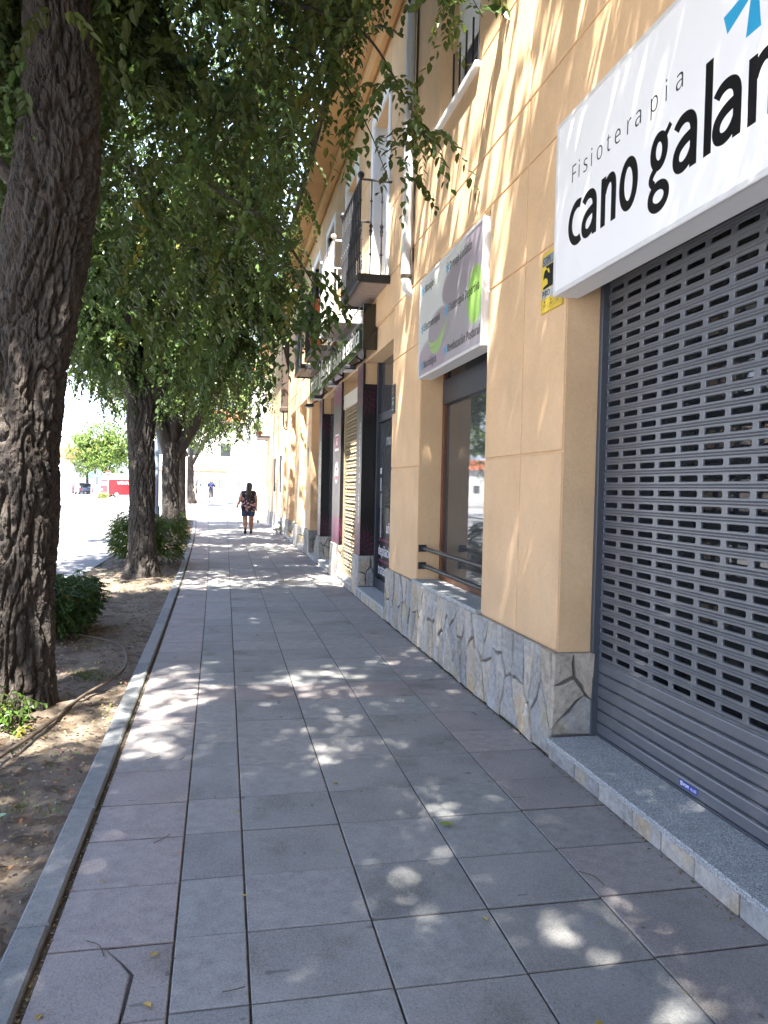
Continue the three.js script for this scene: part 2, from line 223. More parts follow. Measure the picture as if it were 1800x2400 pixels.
{
  const g = cbox(-2, 2.4, -0.2, -0.0065, -39.4, 4, 0); // bedding under the tiles, seen in the joints
  { // cut its left edge to the kerb line
    const p = g.attributes.position; for (let i = 0; i < p.count; i++) if (p.getX(i) < -1) p.setX(i, xKerb(p.getZ(i) < -20 ? -39.4 : 0) + 0.0005);
  }
  const n = 24, pos = [], idx = [], uv = []; for (let i = 0; i <= n; i++) { const z = 4 - 43.4 * i / n; pos.push(xKerb(z) + 0.001, -0.0065, z, 2.4, -0.0065, z); uv.push(xKerb(z), z, 2.4, z); if (i < n) idx.push(2 * i, 2 * i + 1, 2 * i + 2, 2 * i + 1, 2 * i + 3, 2 * i + 2); }
  const gb = new THREE.BufferGeometry(); gb.setAttribute('position', new THREE.Float32BufferAttribute(pos, 3)); gb.setAttribute('uv', new THREE.Float32BufferAttribute(uv, 2)); gb.setIndex(idx); gb.computeVertexNormals();
  mesh('bedding', gb, mats.joint, sidewalk);
  let built = 0; const rest = { g: [], p: [] };
  const tileGeo = (P, h, c, off) => {
    const m = P.length, cen = P.reduce((s, p) => [s[0] + p[0] / m, s[1] + p[1] / m], [0, 0]);
    const top = P.map((p, i) => { const a = P[(i + m - 1) % m], b = P[(i + 1) % m]; const e1 = [p[0] - a[0], p[1] - a[1]], e2 = [b[0] - p[0], b[1] - p[1]]; const l1 = Math.hypot(...e1), l2 = Math.hypot(...e2); let n1 = [-e1[1] / l1, e1[0] / l1], n2 = [-e2[1] / l2, e2[0] / l2]; if (n1[0] * (cen[0] - p[0]) + n1[1] * (cen[1] - p[1]) < 0) n1 = [-n1[0], -n1[1]]; if (n2[0] * (cen[0] - p[0]) + n2[1] * (cen[1] - p[1]) < 0) n2 = [-n2[0], -n2[1]]; return [p[0] + c * (n1[0] + n2[0]), h[i % h.length], p[1] + c * (n1[1] + n2[1])]; });
    const mid = P.map((p, i) => [p[0], h[i % h.length] - c * 0.8, p[1]]), bot = P.map((p) => [p[0], -0.03, p[1]]), F = [top];
    for (let i = 0; i < m; i++) { const j = (i + 1) % m; F.push([mid[i], mid[j], top[j], top[i]], [bot[i], bot[j], mid[j], mid[i]]); }
    return polys(F, off);
  };
  const inRing = (P) => { let a = 0; for (let i = 0; i < P.length; i++) { const p = P[i], q = P[(i + 1) % P.length]; a += p[0] * q[1] - q[0] * p[1]; } return a > 0 ? P.slice().reverse() : P; };   // seen from above: anticlockwise in x, -z
  for (let r = 0; r + 1 < rowsZ.length; r++) for (let c = 0; c < 6; c++) {
    const sh = c === 0 ? 0.018 : c === 5 ? -0.012 : 0, z0 = rowsZ[r] + sh + rr(-0.003, 0.003), z1 = rowsZ[r + 1] + sh + rr(-0.003, 0.003), gz = 0.0046, gx = 0.0038;
    const P = [[JX[c](z0) + gx, z0 - gz], [JX[c + 1](z0) - (c === 5 ? 0.012 : gx), z0 - gz], [JX[c + 1](z1) - (c === 5 ? 0.012 : gx), z1 + gz], [JX[c](z1) + gx, z1 + gz]];
    const mid = (z0 + z1) / 2, band = (mid < -5.5 && mid > -6.1) || (mid < -13.3 && mid > -13.8) || (mid < -21 && mid > -21.5), pink = c === 0 || c === 5 || band;
    const h0 = rr(-0.0016, 0.0016), h = [0, 0, 0, 0].map(() => h0 + rr(-0.0007, 0.0007)), off = [rr(0, 3), rr(0, 3)];
    const far = built >= 296 || z0 > 0.9;
    if (far) { (pink ? rest.p : rest.g).push(tileGeo(inRing(P), h, 0.003, off)); continue; }
    const mm = pink ? mats.tilePink[Math.floor(rnd() * 4)] : mats.tileGrey[Math.floor(rnd() * 6)];
    if (c === 0 && Math.abs(z0 + 2.267) < 0.05) {      // the cracked tile at the kerb
      const e = 0.0035, L = (p, q, t) => [p[0] + (q[0] - p[0]) * t, p[1] + (q[1] - p[1]) * t], t1 = L(P[3], P[2], 0.46), k1 = L(L(P[3], P[2], 0.7), L(P[0], P[1], 0.7), 0.42), t0 = L(P[0], P[1], 0.68);
      mesh('tile', tileGeo(inRing([P[0], [t0[0] - e, t0[1]], [k1[0] - e, k1[1]], [(k1[0] + t1[0]) / 2 - e + 0.012, (k1[1] + t1[1]) / 2 + 0.01], [t1[0] - e, t1[1]], P[3]]), [h[0]], 0.003, off), mm, sidewalk);
      mesh('tile', tileGeo(inRing([[t0[0] + e, t0[1]], P[1], P[2], [t1[0] + e, t1[1]], [(k1[0] + t1[0]) / 2 + e + 0.012, (k1[1] + t1[1]) / 2 + 0.01], [k1[0] + e, k1[1]]]), [h[0] - 0.003], 0.003, off), mm, sidewalk); built += 2; continue;
    }
    mesh('tile', tileGeo(inRing(P), h, 0.003, off), mm, sidewalk); built++;
  }
  const f1 = mesh('distant_tiles', merge(rest.g), mats.tileGrey[0], sidewalk); f1.userData.kind = 'stuff';
  const f2 = mesh('distant_pink_tiles', merge(rest.p), mats.tilePink[0], sidewalk); f2.userData.kind = 'stuff';
  // two manhole covers set in the pavement
  for (const [x, z, label] of [[1.15, -12.55, 'round iron manhole cover in the pavement by the metal grille gate'], [-0.55, -28, 'round iron manhole cover in the pavement near the kerb']]) {
    const t = thing('manhole_cover', label, 'manhole cover', [x, 0.002, z], 0, 'manhole covers');
    mesh('cover', lathe([[0, 0.004], [0.26, 0.004], [0.27, 0], [0.27, -0.01]], 28), mats.steelDark, t); mesh('ring', lathe([[0.28, -0.01], [0.28, 0.004], [0.32, 0.004], [0.325, -0.01]], 28), mats.steelDark, t);
  }
}
// ---------------------------------------------------------------- the building
const WX = 1.93, LINT = 3.69;
const house = thing('apartment_building', 'long ochre plastered apartment building with stone plinth, shops and iron balconies', 'building');
reseed(21);
const wallGroup = part('wall', house);
const panel = (y0, y1, z0, z1) => { const g = 0.0065; mesh('wall_panel', cbox(WX, WX + 0.02, y0 + g, y1 - g, z0 - (z0 > z1 ? g : -g), z1 + (z0 > z1 ? g : -g), 0.005, [rnd() * 3, rnd() * 3]), mats.plaster, wallGroup); };
const core = (y0, y1, z0, z1, x1 = 2.32) => mesh('wall_core', cbox(WX + 0.013, x1, y0, y1, z0, z1, 0, [rnd(), rnd()]), mats.reveal, wallGroup);
// stone cladding: irregular slabs from a clipped, stretched Voronoi pattern on a plane patch
function slabs(u0, u1, v0, v1, cell, stretch, seedN) {
  reseed(seedN); const pts = [], nu = Math.max(1, Math.round((u1 - u0) / cell)), nv = Math.max(1, Math.round((v1 - v0) / (cell * stretch)));
  for (let j = 0; j < nv; j++) for (let i = 0; i < nu; i++) pts.push([u0 + (i + 0.5 + (j % 2 ? 0.25 : -0.25) + rr(-0.42, 0.42)) * (u1 - u0) / nu, v0 + (j + 0.5 + rr(-0.44, 0.44)) * (v1 - v0) / nv]);
  const out = [];
  for (const p of pts) {
    let P = [[u0, v0], [u1, v0], [u1, v1], [u0, v1]];
    for (const q of pts) {
      if (q === p) continue; const s = stretch * stretch, nx = q[0] - p[0], ny = (q[1] - p[1]) / s, d = (nx * (p[0] + q[0]) + ny * (p[1] + q[1])) / 2;
      const R = []; for (let i = 0; i < P.length; i++) { const a = P[i], b = P[(i + 1) % P.length], da = nx * a[0] + ny * a[1] - d, db = nx * b[0] + ny * b[1] - d; if (da <= 0) R.push(a); if (da * db < 0) { const t = da / (da - db); R.push([a[0] + (b[0] - a[0]) * t, a[1] + (b[1] - a[1]) * t]); } } P = R; if (P.length < 3) break;
    }
    if (P.length >= 3) out.push(P);
  }
  return out;
}
// plane patch: o + u*du + v*dv, outward normal n; slabs get rough outlines, unequal thickness and slightly tilted faces
function clad(parent, o, du, n, w, h, cell, stretch, seedN, gap = 0.0145) {
  const at = (u, v, t) => [o[0] + du[0] * u + n[0] * t, o[1] + v, o[2] + du[2] * u + n[2] * t];
  for (const P0 of slabs(0, w, 0, h, cell, stretch, seedN)) {
    const cen = P0.reduce((s, p) => [s[0] + p[0] / P0.length, s[1] + p[1] / P0.length], [0, 0]);
    const R = []; for (let i = 0; i < P0.length; i++) { const a = P0[i], b = P0[(i + 1) % P0.length], L = Math.hypot(b[0] - a[0], b[1] - a[1]), m = Math.max(1, Math.round(L / 0.07)); for (let k = 0; k < m; k++) { const t = k / m; let x = a[0] + (b[0] - a[0]) * t, y = a[1] + (b[1] - a[1]) * t; const edge = x < 0.004 || x > w - 0.004 || y < 0.004 || y > h - 0.004; const j = edge ? 0 : 0.03; x += j * N3(x * 9, y * 9, seedN); y += j * N3(x * 9, y * 9, seedN + 7.7); const d = Math.hypot(x - cen[0], y - cen[1]), g = (edge ? 0.001 : gap * rr(0.55, 1.1)); R.push([x + (cen[0] - x) / d * g, y + (cen[1] - y) / d * g]); } }
    const th = rr(0.016, 0.032), tx = rr(-0.08, 0.08), ty = rr(-0.05, 0.05), T = (p) => th + tx * (p[0] - cen[0]) + ty * (p[1] - cen[1]);
    const sh = (p, k) => [p[0] + (cen[0] - p[0]) * k, p[1] + (cen[1] - p[1]) * k];
    const F = [], m = R.length, ch = R.map((p) => Math.min(0.12, 0.007 / Math.hypot(p[0] - cen[0], p[1] - cen[1])));
    const back = R.map((p) => at(p[0], p[1], -0.01)), midp = R.map((p) => at(p[0], p[1], T(p) - 0.006)), top = R.map((p, i) => { const q = sh(p, ch[i]); return at(q[0], q[1], T(q) + 0.004 * N3(q[0] * 7, q[1] * 7, 3)); }), inn = R.map((p) => { const q = sh(p, 0.5); return at(q[0], q[1], T(q) + 0.007 * N3(q[0] * 9, q[1] * 9, 31)); }), c = at(cen[0], cen[1], th + rr(-0.003, 0.006));
    for (let i = 0; i < m; i++) { const j = (i + 1) % m; F.push([back[i], back[j], midp[j], midp[i]], [midp[i], midp[j], top[j], top[i]], [top[i], top[j], inn[j], inn[i]], [inn[i], inn[j], c]); }
    const g = polys(F, [rnd() * 2, rnd() * 2]); fixWinding(g, n);
    mesh('stone', g, mats.stone[Math.floor(rnd() * 6)], parent);
  }
}
function fixWinding(g, n) { const nn = g.attributes.normal, p = g.attributes.position, u = g.attributes.uv; let s = 0; for (let i = 0; i < nn.count; i++) s += nn.getX(i) * n[0] + nn.getY(i) * n[1] + nn.getZ(i) * n[2]; if (s < 0) for (let i = 0; i < p.count; i += 3) { for (const a of [p, u]) for (let k = 0; k < a.itemSize; k++) { const t = a.array[(i + 1) * a.itemSize + k]; a.array[(i + 1) * a.itemSize + k] = a.array[(i + 2) * a.itemSize + k]; a.array[(i + 2) * a.itemSize + k] = t; } for (let k = 0; k < 9; k++) nn.array[i * 3 + k] *= -1; } }
function plinth(z0, z1, h, cell, seedN, revealTo, revealSeed) {      // z0 is the end towards +z; the face that looks along +z is clad too when revealTo is given
  const g = part('plinth', house); mesh('mortar_bed', cbox(1.922, 2.33, -0.1, h - 0.002, z0 + (revealTo ? 0.003 : -0.0006), z1 + 0.0006, 0), mats.mortar, g);
  clad(g, [1.923, 0.004, z1], [0, 0, 1], [-1, 0, 0], Math.abs(z0 - z1), h - 0.004, cell, 1.75, seedN);
  if (revealTo) clad(g, [1.905, revealTo[1], z0 + 0.005], [1, 0, 0], [0, 0, 1], revealTo[0] - 1.905, h - revealTo[1] - 0.004, 0.17, 1.7, revealSeed);
}
// piers and openings of the ground floor, from the near shop to the far end
const piers = [[-4.19, -5.55], [-7.55, -8.87], [-17.42, -18.49], [-20.07, -21.35], [-23.11, -24.35], [-25.37, -26.3], [-27.3, -29.4], [-30.3, -37.85]];
for (const [a, b] of piers) { core(0.55, LINT, a, b); }
for (const [a, b] of [[-26.3, -27.3], [-29.4, -30.3]]) { core(0.55, 1.38, a, b); core(2.66, LINT, a, b); }
for (const [a, b] of [[-4.19, -4.83], [-4.83, -5.55], [-7.55, -8.87], [-17.42, -18.49], [-20.07, -21.35], [-23.11, -24.35]]) { panel(0.62, 1.8, a, b); panel(1.8, 3.06, a, b); panel(3.06, LINT + 0.01, a, b); }
// plinths
plinth(-4.19, -5.55, 0.618, 0.18, 301, [2.16, 0.13], 302);
plinth(-5.55, -7.6, 0.618, 0.17, 303);
plinth(-7.6, -8.93, 0.618, 0.17, 305);
plinth(-17.42, -18.49, 0.6, 0.34, 307, [2.2, 0.1], 308);
plinth(-20.07, -21.35, 0.58, 0.36, 309, [2.2, 0.1], 310);
plinth(-23.11, -24.35, 0.57, 0.36, 311, [2.2, 0.1], 312);
plinth(-25.37, -37.85, 0.56, 0.6, 313, [2.2, 0.1], 314);
// upper storeys
const courses = [[3.7, 4.13], [4.13, 4.95], [4.95, 5.85], [5.85, 7.25]];
{
  const solid = (y0, y1, z0, z1) => mesh('wall_core', cbox(WX + 0.013, 2.32, y0, y1, z0, z1, 0, [rnd(), rnd()]), mats.reveal, wallGroup);
  // openings upstairs: [z near, z far, y bottom, y top]
  const open = [[3.2, -0.2, 4.95, 6.5], [-5.93, -7.04, 4.95, 6.35], ...[-9.87, -12.2, -14.6, -16.8].map((c) => [c + 0.5, c - 0.5, 4.16, 6.45]), [-20.4, -21.4, 4.95, 6.4], [-26.3, -27.3, 4.95, 6.4], [-34.1, -35.1, 4.0, 6.2]];
  const cuts = [...new Set([6, -37.85, -4.83, -8.45, ...open.flatMap((o) => [o[0], o[1]])])].sort((a, b) => b - a);
  for (let i = 0; i + 1 < cuts.length; i++) {
    const a = cuts[i], b = cuts[i + 1], m = (a + b) / 2, o = open.find((q) => m < q[0] && m > q[1]);
    if (!o) solid(LINT, 7.25, a, b); else { solid(LINT, o[2], a, b); solid(o[3], 7.25, a, b); }
  }
  // plaster panels between the scored lines, split at the openings
  const vcut = [6, -4.83, -8.45, -11.1, -13.4, -15.7, -18, -22.4, -25.4, -30, -37.85];
  for (const [y0, y1] of courses) for (let i = 0; i + 1 < vcut.length; i++) {
    let segs = [[vcut[i], vcut[i + 1]]];
    for (const o of open) { if (o[2] >= y1 - 0.01 || o[3] <= y0 + 0.01) continue; segs = segs.flatMap(([a, b]) => o[0] < b || o[1] > a ? [[a, b]] : [[a, Math.max(o[0], b)], [Math.min(o[1], a), b]].filter(([p, q]) => p - q > 0.02)); }
    for (const [a, b] of segs) panel(y0, y1, a, b);
    for (const o of open) { const a = Math.min(vcut[i], o[0]), b = Math.max(vcut[i + 1], o[1]); if (a - b < 0.02) continue; if (o[3] > y0 + 0.03 && o[3] < y1 - 0.03) panel(o[3] - 0.006, y1, a, b); if (o[2] > y0 + 0.03 && o[2] < y1 - 0.03) panel(y0, o[2] + 0.006, a, b); }
  }
  mesh('wall_core', cbox(2.32, 9, -0.1, 7.25, -37.85, -37.6, 0), mats.reveal, wallGroup);
  mesh('rear_wall', cbox(6.0, 6.1, -0.1, 7.3, -37.6, 6, 0), mats.interior, wallGroup);
  mesh('upper_floor', cbox(2.321, 6.0, 3.6, 3.74, -37.6, 5.9, 0), mats.interior, wallGroup); mesh('ground_floor', cbox(2.335, 6.0, -0.1, 0.08, -37.6, 5.9, 0), mats.interior, wallGroup); mesh('end_wall', cbox(1.943, 6.0, -0.1, 7.25, 5.9, 6, 0), mats.interior, wallGroup);
  for (const z of [-4.3, -8.4, -11.05, -13.3, -15.7, -18, -20.7, -23.7, -25, -28.3]) mesh('partition', cbox(2.321, 6.0, 0.08, 3.6, z, z - 0.1, 0), mats.interior, wallGroup);
  for (const z of [-4.9, -8.3, -11.1, -13.4, -15.7, -18.4, -24, -31]) mesh('partition', cbox(2.321, 6.0, 3.74, 7.3, z, z - 0.1, 0), mats.interior, wallGroup);
  mesh('wall_core', cbox(1.943, 2.6, -0.1, LINT, -0.9, 5.9, 0), mats.reveal, wallGroup);
}
// far stretch of wall on the ground floor: panels round two windows and a white door
for (const [a, b] of [[-25.37, -26.3], [-27.3, -29.4], [-30.3, -34], [-34, -37.85]]) { panel(0.58, 1.8, a, b); panel(1.8, 3.06, a, b); panel(3.06, 3.7, a, b); }
for (const [a, b] of [[-26.3, -27.3], [-29.4, -30.3]]) { panel(0.58, 1.38, a, b); panel(2.66, 3.7, a, b); }
// eaves and roof
{
  const e = part('eaves', house);
  mesh('soffit', cbox(1.45, 2.4, 7.25, 7.4, -37.9, 6, 0.01), mats.soffit, e); mesh('cove', cbox(1.78, 1.94, 7.08, 7.25, -37.9, 6, 0.05), mats.soffit, e); mesh('gutter', tube([[1.42, 7.4, 6], [1.42, 7.4, -37.9]], 0.06, 8, 2), mats.ironBrown, e);
  const r = part('roof', house); mesh('roof_slope', polys([[[1.38, 7.42, 6], [1.38, 7.42, -37.9], [6, 9.4, -37.9], [6, 9.4, 6]], [[1.38, 7.42, 6], [6, 9.4, 6], [6, 7.42, 6]], [[1.38, 7.42, -37.9], [6, 7.42, -37.9], [6, 9.4, -37.9]]]), mats.roofTile, r);
}
// windows
function glazing(parent, x, y0, y1, z0, z1, fm, gm, bar = 0.05, mull = 1) {        // frame with panes in the plane x
  const a = Math.max(z0, z1), b = Math.min(z0, z1), w = (a - b - bar) / mull;
  mesh('frame', merge([cbox(x - 0.03, x + 0.03, y0, y0 + bar, b, a, 0.006), cbox(x - 0.03, x + 0.03, y1 - bar, y1, b, a, 0.006), ...Array.from({ length: mull + 1 }, (_, i) => cbox(x - 0.028, x + 0.028, y0 + bar, y1 - bar, b + i * w, b + i * w + bar, 0.006))]), fm, parent);
  for (let i = 0; i < mull; i++) mesh('pane', cbox(x - 0.004, x + 0.004, y0 + bar, y1 - bar, b + bar + i * w, b + (i + 1) * w, 0), gm, parent);
}
{ // shop window with wooden frame, granite sill and two iron bars
  const w = part('shop_window', house);
  mesh('sill', cbox(1.893, 2.2, 0.618, 0.652, -5.56, -7.6, 0.006, [0.1, 0.2]), mats.granite, w);
  mesh('frame', merge([cbox(2.165, 2.235, 0.652, 3.69, -7.548, -7.5, 0.008), cbox(2.165, 2.235, 0.652, 3.69, -5.6, -5.552, 0.008), cbox(2.165, 2.235, 0.652, 0.72, -7.5, -5.6, 0.008)]), mats.wood, w);
  mesh('dark_head', cbox(2.15, 2.235, 2.42, 2.66, -7.5, -5.6, 0.006), mats.navy, w);
  mesh('pane', cbox(2.2, 2.206, 0.72, 2.42, -7.5, -5.6, 0), mats.glassDark, w);
  mesh('pane', cbox(2.2, 2.206, 2.66, 3.69, -7.5, -5.6, 0), mats.glassDark, w);
  mesh('inner_board', cbox(2.5, 2.54, 0.3, 3.55, -7.9, -6.72, 0.004), mats.interior, w);
  for (const y of [0.965, 0.79]) {
    const b = mesh('bar', rod([2.0, y, -7.55], [2.0, y, -5.55], 0.021, 0.021, 12), mats.iron, w); b.name = 'bar';
    mesh('bar_plate', cbox(1.945, 2.03, y - 0.036, y + 0.036, -7.549, -7.541, 0.002), mats.iron, w);
    mesh('bar_plate', cbox(1.945, 2.03, y - 0.036, y + 0.036, -5.559, -5.551, 0.002), mats.iron, w);
  }
}
{ // window upstairs
  const w = part('window', house);
  mesh('sill', cbox(1.885, 2.15, 4.9, 4.955, -5.88, -7.1, 0.008), mats.white, w); glazing(w, 2.14, 4.955, 6.35, -5.93, -7.04, mats.whiteFrame, mats.glassDark, 0.06, 2);
  const b = []; for (let i = 0; i < 20; i++) b.push(cbox(2.075, 2.1, 5.52 + i * 0.042, 5.558 + i * 0.042, -5.97, -7.0, 0.008)); mesh('roller_blind', merge(b), mats.whiteFrame, w);
  for (let i = 0; i < 6; i++) mesh('bar', rod([2.03, 4.955, -6.02 - i * 0.19], [2.03, 5.6, -6.02 - i * 0.19], 0.0095, 0.0095, 8), mats.iron, w);
  const w2 = part('window', house); glazing(w2, 2.14, 4.95, 6.4, -20.4, -21.4, mats.whiteFrame, mats.glassDark, 0.06, 2);
  const w3 = part('window', house); glazing(w3, 2.14, 4.95, 6.4, -26.3, -27.3, mats.whiteFrame, mats.glassDark, 0.06, 2);
  for (const [a, b2] of [[-26.3, -27.3], [-29.4, -30.3]]) { const q = part('window', house); mesh('surround', merge([cbox(1.905, 1.96, 1.3, 1.38, a + 0.06, b2 - 0.06, 0.01), cbox(1.915, 1.96, 2.66, 2.74, a + 0.06, b2 - 0.06, 0.01)]), mats.white, q); glazing(q, 1.98, 1.38, 2.66, a, b2, mats.white, mats.glassDark, 0.07, 2); mesh('apron', cbox(1.912, 1.93, 0.62, 1.28, a - 0.05, b2 + 0.05, 0.006), mats.white, q); mesh('head_panel', cbox(1.912, 1.93, 2.76, 3.5, a - 0.05, b2 + 0.05, 0.006), mats.white, q); for (let i = 1; i < 6; i++) mesh('bar', rod([1.925, 1.38, a + (b2 - a) * i / 6], [1.925, 2.66, a + (b2 - a) * i / 6], 0.009, 0.009, 6), mats.iron, q); }
}
// balconies with french doors
function balcony(zc, rail, o = {}) {
  const y = o.y || 4.14, x0 = o.x || 1.53, hz = o.hz || 0.735, n = o.n || 12, slabM = o.slab || rail, b = part('balcony', house), z0 = zc + hz, z1 = zc - hz;
  mesh('slab', merge([cbox(x0, x0 + 0.05, y - 0.1, y, z1, z0, 0.006), cbox(x0 + 0.05, WX - 0.001, y - 0.1, y, z0 - 0.05, z0, 0.006), cbox(x0 + 0.05, WX - 0.001, y - 0.1, y, z1, z1 + 0.05, 0.006)]), slabM, b);
  for (let i = 0; i < 2; i++) mesh('soffit_tile', cbox(x0 + 0.052, WX - 0.002, y - 0.07, y - 0.02, z1 + 0.052 + i * (hz - 0.05) + 0.008, z1 + 0.052 + (i + 1) * (hz - 0.052) - 0.008, 0.002), mats.balconyTile, b);
  mesh('soffit_joint', cbox(x0 + 0.051, WX - 0.003, y - 0.05, y - 0.022, z1 + 0.051, z0 - 0.051, 0), mats.ironBrown, b);
  const yt = y + 1.1, ym = y + 0.62, r = 0.03;
  mesh('handrail', merge([cbox(x0 + 0.005, x0 + 0.035, yt, yt + 0.025, z1 + 0.01, z0 - 0.01, 0.006), cbox(x0 + 0.036, WX - 0.001, yt, yt + 0.025, z0 - 0.035, z0 - 0.008, 0.006), cbox(x0 + 0.036, WX - 0.001, yt, yt + 0.025, z1 + 0.008, z1 + 0.035, 0.006)]), rail, b);
  const bal = lathe([[0.0095, 0], [0.0095, 0.22], [0.021, 0.235], [0.0095, 0.25], [0.0095, 0.45], [0.02, 0.465], [0.013, 0.48], [0.024, 0.51], [0.013, 0.54], [0.024, 0.57], [0.013, 0.595], [0.0095, 0.62], [0.0095, 0.85], [0.02, 0.865], [0.0095, 0.88], [0.0095, 1.1]], 8);
  const put = (x, z) => { const m = mesh('baluster', bal, rail, b); m.position.set(x, y, z); };
  for (let i = 0; i <= n; i++) put(x0 + 0.02, z0 - 0.022 - (2 * hz - 0.044) * i / n); for (const z of [z0 - 0.022, z1 + 0.022]) for (const t of [0.33, 0.66]) put(x0 + 0.02 + (WX - x0) * t, z);
  for (const z of [z0 - 0.022, z1 + 0.022]) { const s = mesh('finial', new THREE.SphereGeometry(0.042, 12, 10), rail, b); s.position.set(x0 + 0.02, yt + 0.065, z); }
  const d = part('french_door', house), za = zc + 0.5, zb = zc - 0.5, t = o.doorTop || 6.45;
  mesh('surround', merge([cbox(WX - 0.02, WX + 0.015, y + 0.02, t, za, za + 0.12, 0.006), cbox(WX - 0.02, WX + 0.015, y + 0.02, t, zb - 0.12, zb, 0.006), cbox(WX - 0.02, WX + 0.015, t, t + 0.13, zb - 0.12, za + 0.12, 0.006)]), mats.white, d);
  mesh('reveal_lining', merge([cbox(WX, 2.15, y + 0.02, t, za - 0.02, za - 0.001, 0), cbox(WX, 2.15, y + 0.02, t, zb + 0.001, zb + 0.02, 0)]), mats.white, d);
  glazing(d, 2.12, y + 0.02, t, za - 0.02, zb + 0.02, mats.whiteFrame, mats.glassDark, 0.07, 2);
  mesh('blind', cbox(2.17, 2.19, y + 1.0, t, zb + 0.03, za - 0.03, 0), mats.whiteFrame, d);
}
balcony(-9.87, mats.iron); balcony(-12.2, mats.ironWhite); balcony(-14.62, mats.iron); balcony(-16.82, mats.iron); balcony(-34.6, mats.iron, { y: 3.78, x: 1.41, hz: 1.1, n: 14, doorTop: 6.2 });
